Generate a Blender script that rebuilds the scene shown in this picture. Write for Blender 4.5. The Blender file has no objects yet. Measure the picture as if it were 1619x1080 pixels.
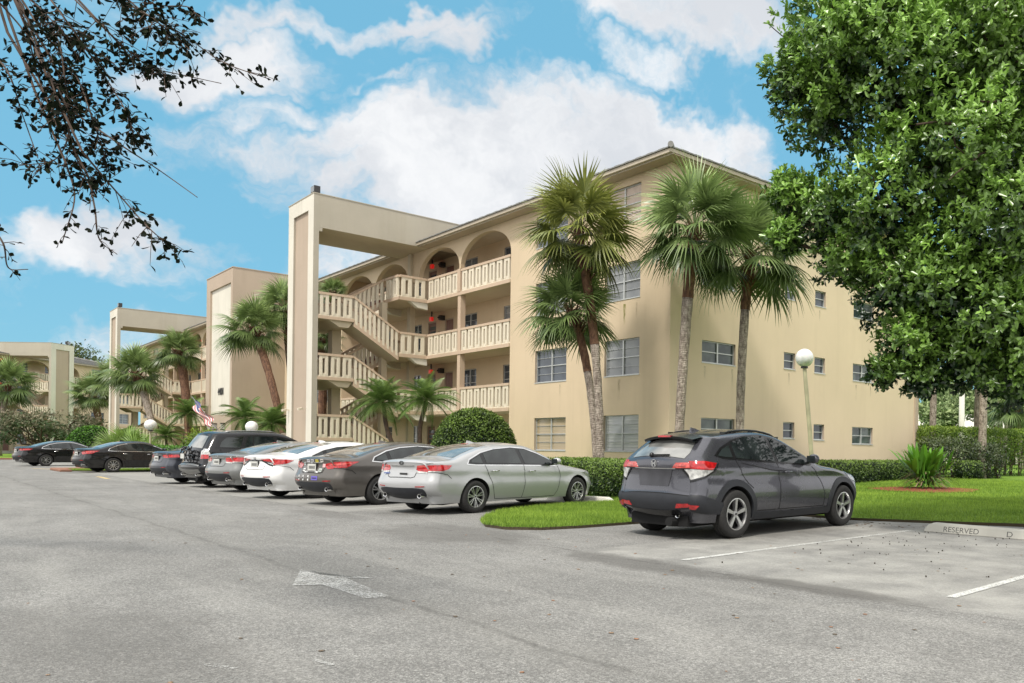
import bpy, bmesh, math, random
import numpy as np
from mathutils import Vector, Matrix
from mathutils.geometry import delaunay_2d_cdt
R = math.radians
scene = bpy.context.scene
COL = scene.collection
random.seed(7)
rng = np.random.default_rng(11)

# ------------------------------------------------------------------ places
F_PX, CXP, CYP, ROLL, HCAM = 1287., 1140., 713.4, R(0.716), 1.33
C0 = (-1.7588, 27.2549)                 # near corner of the first apartment block
D1 = (-0.71467, 0.69946)                # along its facade, away from the camera
D2 = (0.69946, 0.71467)                 # along its end wall, away from the car park
BLOCK_ANG = math.atan2(-D1[1], -D1[0])

def at(px, py, Y):
    """the place seen in a given direction at a given distance Y"""
    u, v = px - CXP, CYP - py
    a = (u * math.cos(ROLL) - v * math.sin(ROLL)) / F_PX
    b = (u * math.sin(ROLL) + v * math.cos(ROLL)) / F_PX
    return (a * Y, Y, HCAM + b * Y)

def st(s, t, z=0.0):
    """lot coordinates: s along the facade, t towards the building"""
    return (C0[0] + s * D1[0] + t * D2[0], C0[1] + s * D1[1] + t * D2[1], z)

def to_st(x, y):
    x -= C0[0]; y -= C0[1]
    return x * D1[0] + y * D1[1], x * D2[0] + y * D2[1]

# ------------------------------------------------------------------ tags
def tag(o, label=None, cat=None, group=None, kind=None):
    if label: o["label"] = label
    if cat: o["category"] = cat
    if group: o["group"] = group
    if kind: o["kind"] = kind
    return o

def empty(name, loc=(0, 0, 0), rz=0.0, parent=None):
    o = bpy.data.objects.new(name, None)
    o.location = loc; o.rotation_euler = (0, 0, rz); o.empty_display_size = .3
    COL.objects.link(o)
    if parent: o.parent = parent
    return o

def kids(o):
    return [c for c in bpy.data.objects if c.parent == o]

def copy_tree(o, parent=None):
    c = o.copy(); COL.objects.link(c)
    if parent is not None: c.parent = parent
    for ch in kids(o):
        copy_tree(ch, c)
    return c

# ------------------------------------------------------------------ mesh builder
class MB:
    def __init__(s):
        s.v = []; s.f = []; s.m = []
    def face(s, pts, mat=0):
        n = len(s.v); s.v += [tuple(p) for p in pts]
        s.f.append(tuple(range(n, n + len(pts)))); s.m.append(mat)
    def raw(s, verts, faces, mat=0):
        n = len(s.v); s.v += [tuple(p) for p in verts]
        for f in faces:
            s.f.append(tuple(i + n for i in f)); s.m.append(mat)
    def box(s, x0, x1, y0, y1, z0, z1, mat=0):
        if x0 > x1: x0, x1 = x1, x0
        if y0 > y1: y0, y1 = y1, y0
        s.raw([(x0,y0,z0),(x1,y0,z0),(x1,y1,z0),(x0,y1,z0),(x0,y0,z1),(x1,y0,z1),(x1,y1,z1),(x0,y1,z1)],
              [(0,3,2,1),(4,5,6,7),(0,1,5,4),(1,2,6,5),(2,3,7,6),(3,0,4,7)], mat)
    def st(s, s0, s1, t0, t1, z0, z1, mat=0):
        s.box(-s1, -s0, t0, t1, z0, z1, mat)
    def hexa(s, bot, top, mat=0):
        """bot, top: 4 points each, same winding"""
        s.raw(list(bot) + list(top), [(0,3,2,1),(4,5,6,7),(0,1,5,4),(1,2,6,5),(2,3,7,6),(3,0,4,7)], mat)
    def bar(s, p, q, w, d, mat=0, up=(0, 0, 1)):
        """bar from p to q, w wide across, d deep along up"""
        p, q = Vector(p), Vector(q); a = (q - p).normalized(); u = Vector(up)
        side = a.cross(u)
        if side.length < 1e-4: side = Vector((1, 0, 0))
        side.normalize(); u = side.cross(a).normalized()
        sw, ud = side * w / 2, u * d / 2
        s.hexa([p - sw - ud, p + sw - ud, p + sw + ud, p - sw + ud], [q - sw - ud, q + sw - ud, q + sw + ud, q - sw + ud], mat)
    def tube(s, pts, rads, n=10, mat=0, cap=True):
        pts = [Vector(p) for p in pts]; k = len(pts); base = len(s.v)
        ref = Vector((0.3, 0.9, 0.1))
        for i, p in enumerate(pts):
            a = (pts[min(i + 1, k - 1)] - pts[max(i - 1, 0)]).normalized()
            u = a.cross(ref)
            if u.length < 1e-3: u = a.cross(Vector((1, 0, 0)))
            u.normalize(); w = a.cross(u)
            for j in range(n):
                th = 2 * math.pi * j / n
                s.v.append(tuple(p + (u * math.cos(th) + w * math.sin(th)) * rads[i]))
        for i in range(k - 1):
            for j in range(n):
                a0 = base + i * n + j; a1 = base + i * n + (j + 1) % n
                s.f.append((a0, a1, a1 + n, a0 + n)); s.m.append(mat)
        if cap:
            s.f.append(tuple(base + j for j in reversed(range(n)))); s.m.append(mat)
            s.f.append(tuple(base + (k - 1) * n + j for j in range(n))); s.m.append(mat)
    def lathe(s, prof, n=24, mat=0, axis='z', o=(0, 0, 0), mats=None):
        """prof: (r, h) list"""
        base = len(s.v); k = len(prof)
        for r, h in prof:
            for j in range(n):
                th = 2 * math.pi * j / n
                a, b = r * math.cos(th), r * math.sin(th)
                p = (a, b, h) if axis == 'z' else (a, h, b)
                s.v.append((p[0] + o[0], p[1] + o[1], p[2] + o[2]))
        for i in range(k - 1):
            for j in range(n):
                a0 = base + i * n + j; a1 = base + i * n + (j + 1) % n
                s.f.append((a0, a1, a1 + n, a0 + n)); s.m.append(mats[i] if mats else mat)
    def sphere(s, c, r, n=16, mat=0, sc=(1, 1, 1)):
        pr = []
        base = len(s.v); m = n // 2
        for i in range(m + 1):
            ph = math.pi * i / m
            for j in range(n):
                th = 2 * math.pi * j / n
                s.v.append((c[0] + r * sc[0] * math.sin(ph) * math.cos(th), c[1] + r * sc[1] * math.sin(ph) * math.sin(th), c[2] + r * sc[2] * math.cos(ph)))
        for i in range(m):
            for j in range(n):
                a0 = base + i * n + j; a1 = base + i * n + (j + 1) % n
                s.f.append((a0, a0 + n, a1 + n, a1)); s.m.append(mat)
    def build(s, name, mats, parent=None, smooth=False, merge=0, bevel=0, angle=None):
        me = bpy.data.meshes.new(name)
        me.from_pydata(s.v, [], s.f)
        if not isinstance(mats, (list, tuple)): mats = [mats]
        for m in mats: me.materials.append(m)
        if len(mats) > 1: me.polygons.foreach_set('material_index', s.m)
        if merge:
            bm = bmesh.new(); bm.from_mesh(me)
            bmesh.ops.remove_doubles(bm, verts=bm.verts, dist=merge)
            bmesh.ops.recalc_face_normals(bm, faces=bm.faces)
            bm.to_mesh(me); bm.free()
        if smooth:
            me.polygons.foreach_set('use_smooth', [True] * len(me.polygons))
            if angle: me.set_sharp_from_angle(angle=R(angle))
        me.update()
        o = bpy.data.objects.new(name, me); COL.objects.link(o)
        if parent: o.parent = parent
        if bevel:
            b = o.modifiers.new('bevel', 'BEVEL'); b.width = bevel; b.segments = 1; b.limit_method = 'ANGLE'; b.angle_limit = R(50)
        return o

def np_mesh(name, verts, faces, mat, parent=None, shade=None, smooth=False, mats=None, midx=None):
    """verts Nx3, faces MxK (K = 3 or 4), shade: per-vertex float attribute"""
    me = bpy.data.meshes.new(name)
    nv, nf, k = len(verts), len(faces), faces.shape[1]
    me.vertices.add(nv); me.vertices.foreach_set('co', np.asarray(verts, dtype=np.float32).ravel())
    me.loops.add(nf * k); me.loops.foreach_set('vertex_index', np.asarray(faces, dtype=np.int32).ravel())
    me.polygons.add(nf)
    me.polygons.foreach_set('loop_start', np.arange(0, nf * k, k, dtype=np.int32))
    me.update(calc_edges=True)
    for m in (mats or [mat]): me.materials.append(m)
    if midx is not None: me.polygons.foreach_set('material_index', np.asarray(midx, dtype=np.int32))
    if shade is not None:
        at_ = me.attributes.new('shade', 'FLOAT', 'POINT'); at_.data.foreach_set('value', np.asarray(shade, dtype=np.float32))
    if smooth: me.polygons.foreach_set('use_smooth', np.ones(nf, dtype=bool))
    me.validate()
    o = bpy.data.objects.new(name, me); COL.objects.link(o)
    if parent: o.parent = parent
    return o

# ------------------------------------------------------------------ materials
def lin(c):
    """sRGB 0-255 to linear"""
    return tuple(((x / 255 / 12.92) if x / 255 <= .04045 else ((x / 255 + .055) / 1.055) ** 2.4) for x in c)

class NT:
    def __init__(s, name):
        s.m = bpy.data.materials.new(name); s.m.use_nodes = True
        s.n = s.m.node_tree.nodes; s.l = s.m.node_tree.links
        s.b = s.n['Principled BSDF']
    def add(s, t, **k):
        n = s.n.new(t)
        for a, b in k.items(): setattr(n, a, b)
        return n
    def link(s, a, b): s.l.new(a, b)
    def coord(s, kind='Object'):
        return s.add('ShaderNodeTexCoord').outputs[kind]
    def mapping(s, vec, scale=(1, 1, 1), rot=(0, 0, 0), loc=(0, 0, 0)):
        m = s.add('ShaderNodeMapping'); m.inputs['Scale'].default_value = scale; m.inputs['Rotation'].default_value = rot; m.inputs['Location'].default_value = loc
        s.link(vec, m.inputs['Vector']); return m.outputs[0]
    def noise(s, vec, scale, detail=4, rough=.55, dist=0, out=0):
        n = s.add('ShaderNodeTexNoise'); n.inputs['Scale'].default_value = scale; n.inputs['Detail'].default_value = detail
        n.inputs['Roughness'].default_value = rough; n.inputs['Distortion'].default_value = dist
        s.link(vec, n.inputs['Vector']); return n.outputs[out]
    def voro(s, vec, scale, feature='F1', out='Distance'):
        n = s.add('ShaderNodeTexVoronoi', feature=feature); n.inputs['Scale'].default_value = scale
        s.link(vec, n.inputs['Vector']); return n.outputs[out]
    def ramp(s, fac, stops):
        r = s.add('ShaderNodeValToRGB'); e = r.color_ramp.elements
        while len(e) < len(stops): e.new(.5)
        for i, (p, c) in enumerate(stops):
            e[i].position = p; e[i].color = (c, c, c, 1) if isinstance(c, (int, float)) else (*c[:3], 1)
        s.link(fac, r.inputs[0]); return r.outputs[0]
    def mix(s, fac, a, b, mode='MIX'):
        m = s.add('ShaderNodeMix', data_type='RGBA', blend_type=mode)
        for i, x in ((0, fac), (6, a), (7, b)):
            if isinstance(x, (int, float)) and i == 0: m.inputs[0].default_value = x
            elif isinstance(x, tuple): m.inputs[i].default_value = (*x[:3], 1)
            else: s.link(x, m.inputs[i])
        return m.outputs[2]
    def math(s, op, a, b=None, clamp=False):
        m = s.add('ShaderNodeMath', operation=op); m.use_clamp = clamp
        for i, x in ((0, a), (1, b)):
            if x is None: continue
            if isinstance(x, (int, float)): m.inputs[i].default_value = x
            else: s.link(x, m.inputs[i])
        return m.outputs[0]
    def bump(s, h, strength=.3, dist=.02):
        b = s.add('ShaderNodeBump'); b.inputs['Strength'].default_value = strength; b.inputs['Distance'].default_value = dist
        s.link(h, b.inputs['Height']); s.link(b.outputs[0], s.b.inputs['Normal'])
    def set(s, **k):
        names = dict(color='Base Color', rough='Roughness', metal='Metallic', coat='Coat Weight', coatr='Coat Roughness', spec='Specular IOR Level', trans='Transmission Weight', alpha='Alpha', emit='Emission Color', emits='Emission Strength', sss='Subsurface Weight', ior='IOR', sheen='Sheen Weight')
        for a, v in k.items():
            i = s.b.inputs[names[a]]
            if isinstance(v, (int, float)): i.default_value = v
            elif isinstance(v, tuple): i.default_value = (*v[:3], 1)
            else: s.link(v, i)
        return s.m

def stucco(name, col, stain=.25, dark=None):
    t = NT(name); c = t.coord('Object')
    big = t.ramp(t.noise(c, .35, 5, .6), [(.3, 0.), (.75, 1.)])
    a = t.mix(big, col, tuple(x * (1 - stain * .55) for x in col))
    streak = t.noise(t.mapping(c, (1.3, 1.3, .12)), 1.6, 5, .65)
    a = t.mix(t.math('MULTIPLY', t.ramp(streak, [(.5, 0.), (.8, 1.)]), stain), a, dark or (col[0] * .62, col[1] * .60, col[2] * .56))
    fine = t.noise(c, 60, 3, .6)
    a = t.mix(t.math('MULTIPLY', t.ramp(fine, [(.35, 0.), (.7, 1.)]), .12), a, tuple(x * .72 for x in col))
    t.set(color=a, rough=.9, spec=.2)
    t.bump(t.math('ADD', fine, t.math('MULTIPLY', t.noise(c, 7, 3), .6)), .35, .012)
    return t.m

def plain(name, col, rough=.6, metal=0., **k):
    t = NT(name); c = t.coord('Object')
    n = t.noise(c, k.pop('ns', 6), 4)
    v = k.pop('var', .18)
    t.set(color=t.mix(t.ramp(n, [(.3, 0.), (.7, 1.)]), col, tuple(x * (1 - v) for x in col)), rough=rough, metal=metal, **k)
    return t.m

def leafmat(name, dark, light, rough=.45, spec=.5, trans=.0):
    t = NT(name)
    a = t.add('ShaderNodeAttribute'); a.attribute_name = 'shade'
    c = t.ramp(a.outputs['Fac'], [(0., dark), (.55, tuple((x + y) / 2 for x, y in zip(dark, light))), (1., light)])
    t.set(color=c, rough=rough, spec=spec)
    if trans:
        tr = t.add('ShaderNodeBsdfTranslucent'); t.link(c, tr.inputs['Color'])
        mx = t.add('ShaderNodeMixShader'); mx.inputs[0].default_value = trans
        t.link(t.b.outputs[0], mx.inputs[1]); t.link(tr.outputs[0], mx.inputs[2])
        t.link(mx.outputs[0], t.n['Material Output'].inputs[0])
    return t.m

M = {}
M['wall'] = stucco('stucco_tan', (.68, .545, .38), .24)
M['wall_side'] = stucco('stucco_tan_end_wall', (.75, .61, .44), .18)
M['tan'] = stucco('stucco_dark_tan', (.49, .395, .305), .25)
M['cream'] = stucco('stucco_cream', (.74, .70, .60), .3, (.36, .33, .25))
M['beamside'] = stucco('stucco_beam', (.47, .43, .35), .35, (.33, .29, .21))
M['pink'] = stucco('stucco_cap', (.60, .46, .34), .25)
M['railcream'] = stucco('railing_cream', (.78, .70, .56), .3, (.36, .33, .25))
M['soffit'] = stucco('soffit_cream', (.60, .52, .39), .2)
M['fascia'] = plain('fascia_paint', (.50, .43, .33), .6)
M['gutter'] = plain('gutter_metal', (.30, .26, .20), .5)
M['rooftile'] = plain('roof_tile_grey', (.30, .295, .28), .85, var=.5, ns=3)
M['frame'] = plain('window_aluminium', (.55, .56, .55), .35, .3)
M['door_brown'] = plain('door_brown', (.20, .085, .05), .5)
M['door_white'] = plain('door_white', (.62, .58, .5), .5)
M['dark'] = plain('dark_metal', (.03, .03, .03), .5)
M['darkgap'] = plain('dark_opening', (.02, .018, .015), .8)
M['steel'] = plain('steel', (.35, .35, .34), .35, .7)
M['concrete'] = stucco('concrete_pale', (.66, .64, .57), .3)
M['brick'] = stucco('brick_path', (.30, .16, .11), .3)

def glass_pane(name, base, base2, line=14., rough=.08, bd='Z'):
    t = NT(name); c = t.coord('Object')
    w = t.add('ShaderNodeTexWave', wave_type='BANDS', bands_direction=bd); w.inputs['Scale'].default_value = line; w.inputs['Distortion'].default_value = .3
    t.link(c, w.inputs['Vector'])
    oi = t.add('ShaderNodeObjectInfo')
    a = t.mix(t.ramp(w.outputs[0], [(.3, 0.), (.6, 1.)]), base, tuple(x * .75 for x in base))
    big = t.noise(c, 1.3, 2)
    a = t.mix(t.ramp(big, [(.4, 0.), (.62, 1.)]), a, base2)
    a = t.mix(t.math('MULTIPLY', oi.outputs['Random'], .5), a, base2)
    t.set(color=a, rough=rough, spec=.55)
    t.bump(t.noise(c, .9, 1), .06, .05)
    return t.m
M['pane_dark'] = glass_pane('glass_blue_grey', (.10, .12, .145), (.045, .055, .07))
M['pane_mid'] = glass_pane('glass_with_blinds', (.30, .31, .31), (.16, .17, .18), 16)
M['pane_pale'] = glass_pane('glass_with_white_drapes', (.52, .52, .50), (.36, .37, .38), 3.)
M['pane_tan'] = glass_pane('glass_with_tan_shade', (.42, .34, .21), (.38, .30, .19), 3.)
M['pane_brown'] = glass_pane('glass_with_brown_shade', (.16, .12, .09), (.13, .10, .08), 3.)
M['pane_vert'] = glass_pane('glass_with_vertical_blinds', (.16, .20, .18), (.03, .045, .045), 7., bd='Y')
M['shutter_pink'] = plain('shutter_pale_pink', (.62, .50, .42), .6)
# ================================================================== CARS
def crs(pts, n):
    """centripetal-ish Catmull-Rom through pts (k-tuples), n samples per span"""
    P = [np.array(p, float) for p in pts]
    P = [2 * P[0] - P[1]] + P + [2 * P[-1] - P[-2]]
    out = []
    for i in range(1, len(P) - 2):
        d = [max(1e-4, np.linalg.norm((P[i + k] - P[i + k - 1])[:2]) ** .5) for k in range(0, 3)]
        t0 = 0; t1 = d[0]; t2 = t1 + d[1]; t3 = t2 + d[2]
        for j in range(n):
            t = t1 + (t2 - t1) * j / n
            A1 = (t1 - t) / (t1 - t0) * P[i - 1] + (t - t0) / (t1 - t0) * P[i]
            A2 = (t2 - t) / (t2 - t1) * P[i] + (t - t1) / (t2 - t1) * P[i + 1]
            A3 = (t3 - t) / (t3 - t2) * P[i + 1] + (t - t2) / (t3 - t2) * P[i + 2]
            B1 = (t2 - t) / (t2 - t0) * A1 + (t - t0) / (t2 - t0) * A2
            B2 = (t3 - t) / (t3 - t1) * A2 + (t - t1) / (t3 - t1) * A3
            out.append((t2 - t) / (t2 - t1) * B1 + (t - t1) / (t2 - t1) * B2)
    out.append(P[-2]); return np.array(out)

def rnd(d, r):
    d = np.clip(d / r, 0, 1)
    return r * (1 - np.sqrt(np.maximum(0, 1 - (1 - d) ** 2)))

class CarShape:
    def __init__(s, rear, top, front, wmax, L, belt, tumble=.45, rc=.24, rf=.32, rt=.09, crownT=.05, crownR=.10, crownF=.20, shoulder=.0, plan=.07, flare=.02):
        s.wm = wmax; s.L = L; s.belt = belt; s.tum = tumble; s.rc = rc; s.rf = rf; s.rt = rt; s.planA = plan; s.shoulder = shoulder; s.flare = flare
        a, b, c = crs(rear, 6), crs(top, 6), crs(front, 5)
        s.nr, s.nt, s.nf = len(a), len(b), len(c)
        C = np.vstack([a, b[1:], c[1:]]); s.C = C; n = len(C)
        cr = np.concatenate([np.full(len(a), crownR), np.full(len(b) - 1, crownT), np.full(len(c) - 1, crownF)])
        for _ in range(6): cr[1:-1] = (cr[:-2] + cr[1:-1] * 2 + cr[2:]) / 4
        s.cr = cr
        T = np.gradient(C, axis=0); T /= np.linalg.norm(T, axis=1)[:, None] + 1e-9
        N = np.stack([-T[:, 1], T[:, 0]], 1)          # outward for a loop running rear-bottom -> up -> front
        for _ in range(3): N[1:-1] = (N[:-2] + N[1:-1] * 2 + N[2:]) / 4
        N /= np.linalg.norm(N, axis=1)[:, None]; s.N = N
        s.E = C - N * cr[:, None]
        i0, i1 = s.nr - 1, s.nr - 1 + s.nt - 1
        s.i0, s.i1 = i0, i1
        E = s.E
        s.xmin, s.xmax = E[:, 0].min(), E[:, 0].max()
        zr = np.maximum.accumulate(E[:i0 + 1, 1]); s._zr, s._xr = zr, E[:i0 + 1, 0]
        xt = np.maximum.accumulate(E[i0:i1 + 1, 0]); s._xt, s._zt = xt, E[i0:i1 + 1, 1]
        zf = E[i1:, 1][::-1]; s._zf, s._xf = np.maximum.accumulate(zf), E[i1:, 0][::-1]
        s.We = s.W(E[:, 0], E[:, 1])
    def W(s, x, z):
        x = np.asarray(x, float); z = np.asarray(z, float)
        xm, hl = s.L / 2, (s.xmax - s.xmin) / 2
        t = np.abs((x - xm) / hl)
        pl = 1 - s.planA * t ** 3
        b = s.belt[0] + (s.belt[1] - s.belt[0]) * (x / s.L)
        lo = np.minimum(z, b)
        y = 1 - .045 * np.maximum(0, lo - .62) ** 2 / .16 - .10 * np.maximum(0, .62 - lo) ** 2 / .16
        y = y * s.wm * pl
        y = y + s.shoulder * np.exp(-((z - (b - .10)) / .05) ** 2) - s.shoulder * .8 * np.exp(-((z - (b - .24)) / .07) ** 2)
        for xa in (0, s.L):
            d = np.hypot(x - xa, z - .33); y = y + s.flare * np.exp(-((d - .38) / .08) ** 2)
        up = np.maximum(0, z - b); y = y - s.tum * (np.sqrt(up ** 2 + .0009) - .03)
        zt = np.interp(x, s._xt, s._zt); sl = np.gradient(s._zt, s._xt + np.arange(len(s._xt)) * 1e-6); cs = 1 / np.sqrt(1 + np.interp(x, s._xt, np.clip(sl, -3, 3)) ** 2)
        y = y - rnd((zt - z) * cs, s.rt)
        y = y - rnd(x - np.interp(z, s._zr, s._xr), s.rc)
        y = y - rnd(np.interp(z, s._zf, s._xf) - x, s.rf)
        return y
    def side(s, sg):
        return lambda x, z: Vector((x, sg * float(s.W(x, z)), z))
    def sidearc(s, sg):
        """u = arc length round the rear corner from the rear face"""
        def f(u, z):
            r = s.rc; xr = float(np.interp(z, s._zr, s._xr))
            if u < r * math.pi / 2: x = xr + r * (1 - math.cos(u / r))
            else: x = xr + r + u - r * math.pi / 2
            return Vector((x, sg * float(s.W(x, z)), z))
        return f
    def frontarc(s, sg):
        def f(u, z):
            r = s.rf; xf = float(np.interp(z, s._zf, s._xf))
            if u < r * math.pi / 2: x = xf - r * (1 - math.cos(u / r))
            else: x = xf - r - u + r * math.pi / 2
            return Vector((x, sg * float(s.W(x, z)), z))
        return f
    def sheet(s, i, q):
        j = int(min(max(math.floor(i), 0), len(s.C) - 2)); f = i - j
        C = s.C[j] * (1 - f) + s.C[j + 1] * f; E = s.E[j] * (1 - f) + s.E[j + 1] * f; w = s.We[j] * (1 - f) + s.We[j + 1] * f
        a = abs(q) ** 2.2; P = C * (1 - a) + E * a
        return Vector((P[0], q * w, P[1]))
    def rear(s, y, z):
        i = float(np.interp(z, np.maximum.accumulate(s.C[:s.i0 + 1, 1]), np.arange(s.i0 + 1)))
        w = float(np.interp(i, np.arange(len(s.We)), s.We))
        return s.sheet(i, max(-1, min(1, y / w)))
    def rearq(s, q, z):
        i = float(np.interp(z, np.maximum.accumulate(s.C[:s.i0 + 1, 1]), np.arange(s.i0 + 1)))
        return s.sheet(i, q)
    def topq(s, x, q):
        i = s.i0 + float(np.interp(x, np.maximum.accumulate(s.C[s.i0:s.i1 + 1, 0]), np.arange(s.nt)))
        return s.sheet(i, q)
    def frontq(s, q, z):
        zz = s.C[s.i1:, 1][::-1]; i = s.i1 + (s.nf - 1) - float(np.interp(z, np.maximum.accumulate(zz), np.arange(s.nf)))
        return s.sheet(i, q)
    def body_mesh(s, zsill):
        n = len(s.C); E = s.E
        dE = np.diff(E, axis=0); g = np.concatenate([[0], np.cumsum(np.maximum(dE[:, 0], 0) + .10 * np.linalg.norm(dE, axis=1))]); g /= g[-1]
        xb0, xb1 = E[0, 0] + .02, E[-1, 0] - .02
        B = np.stack([xb0 + (xb1 - xb0) * g, np.full(n, zsill)], 1)
        qs = [-1, -.97, -.9, -.8, -.66, -.5, -.33, -.16, 0, .16, .33, .5, .66, .8, .9, .97, 1]
        mb = MB(); V = []; idx = {}
        for i in range(n):
            for j, q in enumerate(qs):
                idx['t', i, j] = len(V); V.append(tuple(s.sheet(i, q)))
        fr = [1 - math.cos(R(a)) for a in (12, 25, 38, 52, 66, 78, 90)]
        nrow = 7 + 16
        for i in range(n):
            D = B[i] - E[i]; ln = np.linalg.norm(D); r = s.rt if s.i0 + 2 < i < s.i1 - 1 else (s.rc if i <= s.i0 + 2 else s.rf)
            ks = [min(f * r * 1.15 / ln, .55 * (a + 1) / 7) for a, f in enumerate(fr)]
            k0 = ks[-1]; ks += [k0 + (1 - k0) * (a + 1) / 16 for a in range(16)]
            for a, k in enumerate(ks):
                p = E[i] + D * k; w = float(s.W(p[0], p[1]))
                for sg in (-1, 1):
                    idx['s', sg, i, a] = len(V); V.append((p[0], sg * w, p[1]))
        Fc = []
        for i in range(n - 1):
            for j in range(len(qs) - 1):
                Fc.append((idx['t', i, j], idx['t', i, j + 1], idx['t', i + 1, j + 1], idx['t', i + 1, j]))
            for sg, je in ((-1, 0), (1, len(qs) - 1)):
                pa, pb = idx['t', i, je], idx['t', i + 1, je]
                for a in range(nrow):
                    ca, cb = idx['s', sg, i, a], idx['s', sg, i + 1, a]
                    Fc.append((pa, pb, cb, ca) if sg < 0 else (pa, ca, cb, pb)); pa, pb = ca, cb
            Fc.append((idx['s', -1, i, nrow - 1], idx['s', -1, i + 1, nrow - 1], idx['s', 1, i + 1, nrow - 1], idx['s', 1, i, nrow - 1]))
        for i, rev in ((0, False), (n - 1, True)):
            loop = [idx['t', i, j] for j in range(len(qs))] + [idx['s', 1, i, a] for a in range(nrow)] + [idx['s', -1, i, a] for a in reversed(range(nrow))]
            Fc.append(tuple(loop if rev else reversed(loop)))
        mb.raw(V, Fc); return mb

def patch(mb, poly, f, off=.006, res=.05, mat=0, skirt=.012, sgn=None):
    """lay a polygon given in surface parameters onto the surface f, raised by off"""
    P = []
    for i in range(len(poly)):
        a, b = np.array(poly[i], float), np.array(poly[(i + 1) % len(poly)], float)
        k = max(1, int(np.linalg.norm(b - a) / res))
        for j in range(k): P.append(tuple(a + (b - a) * j / k))
    nb = len(P)
    A = np.array(P); lo, hi = A.min(0), A.max(0)
    def inside(x, y):
        c = False; j = nb - 1
        for i in range(nb):
            if (A[i, 1] > y) != (A[j, 1] > y) and x < (A[j, 0] - A[i, 0]) * (y - A[i, 1]) / (A[j, 1] - A[i, 1]) + A[i, 0]: c = not c
            j = i
        return c
    pts = [Vector(p) for p in P]
    for x in np.arange(lo[0] + res / 2, hi[0], res):
        for y in np.arange(lo[1] + res / 2, hi[1], res):
            if inside(x, y) and np.min(np.hypot(A[:, 0] - x, A[:, 1] - y)) > res * .35: pts.append(Vector((x, y)))
    vo, _, fo, _, _, _ = delaunay_2d_cdt(pts, [], [list(range(nb))], 1, 1e-5)
    def F(u, v, o):
        p = f(u, v); e = .004
        n = (f(u + e, v) - f(u - e, v)).cross(f(u, v + e) - f(u, v - e))
        c = p - Vector((CAR_C[0], 0, CAR_C[1]))
        if n.length < 1e-9: n = Vector((c.x, c.y, c.z * .2))
        n.normalize()
        if n.dot(c) < 0: n = -n
        return p + n * o
    tv = [F(v[0], v[1], off) for v in vo]
    base = len(mb.v); mb.v += [tuple(v) for v in tv]
    for q in fo: mb.f.append(tuple(base + i for i in q)); mb.m.append(mat)
    if skirt:
        b2 = len(mb.v); mb.v += [tuple(F(P[i][0], P[i][1], off - skirt)) for i in range(nb)]
        near = {}
        for k, v in enumerate(vo): near[(round(v[0], 4), round(v[1], 4))] = k
        for i in range(nb):
            j = (i + 1) % nb
            a = near.get((round(P[i][0], 4), round(P[i][1], 4))); b = near.get((round(P[j][0], 4), round(P[j][1], 4)))
            if a is None or b is None: continue
            mb.f.append((base + a, base + b, b2 + j, b2 + i)); mb.m.append(mat)
CAR_C = (1.3, .6)

def strip(mb, line, f, w=.012, off=.004, mat=0, res=.06, closed=False):
    L = [np.array(p, float) for p in line]
    if closed: L.append(L[0])
    pts = []
    for a, b in zip(L[:-1], L[1:]):
        k = max(1, int(np.linalg.norm(b - a) / res))
        pts += [a + (b - a) * j / k for j in range(k)]
    pts.append(L[-1]); n = len(pts)
    for i in range(n - 1):
        a, b = pts[i], pts[i + 1]
        def nrm(k):
            d = pts[min(k + 1, n - 1)] - pts[max(k - 1, 0)]; d = d / (np.linalg.norm(d) + 1e-9); return np.array([-d[1], d[0]]) * w / 2
        na, nb_ = nrm(i), nrm(i + 1); q = []
        for p in (a - na, b - nb_, b + nb_, a + na):
            v = f(p[0], p[1]); e = .004
            nn = (f(p[0] + e, p[1]) - f(p[0] - e, p[1])).cross(f(p[0], p[1] + e) - f(p[0], p[1] - e))
            nn = nn.normalized() if nn.length > 1e-12 else Vector((0, 0, 1))
            if nn.dot(v - Vector((CAR_C[0], 0, CAR_C[1]))) < 0: nn = -nn
            q.append(v + nn * off)
        mb.face(q, mat)

def grow(poly, d):
    """offset a polygon outwards by d (negative: inwards)"""
    A = [np.array(p, float) for p in poly]; n = len(A)
    area = sum(A[i][0] * A[(i + 1) % n][1] - A[(i + 1) % n][0] * A[i][1] for i in range(n))
    sg = 1 if area > 0 else -1; out = []
    for i in range(n):
        a, b, c = A[i - 1], A[i], A[(i + 1) % n]
        e1 = (b - a) / (np.linalg.norm(b - a) + 1e-9); e2 = (c - b) / (np.linalg.norm(c - b) + 1e-9)
        n1 = np.array([e1[1], -e1[0]]) * sg; n2 = np.array([e2[1], -e2[0]]) * sg
        m = n1 + n2; m /= max(.5, np.dot(m, m) / 2) ** 1 if np.dot(m, m) > .1 else 1
        out.append(tuple(b + m * d))
    return out

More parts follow.
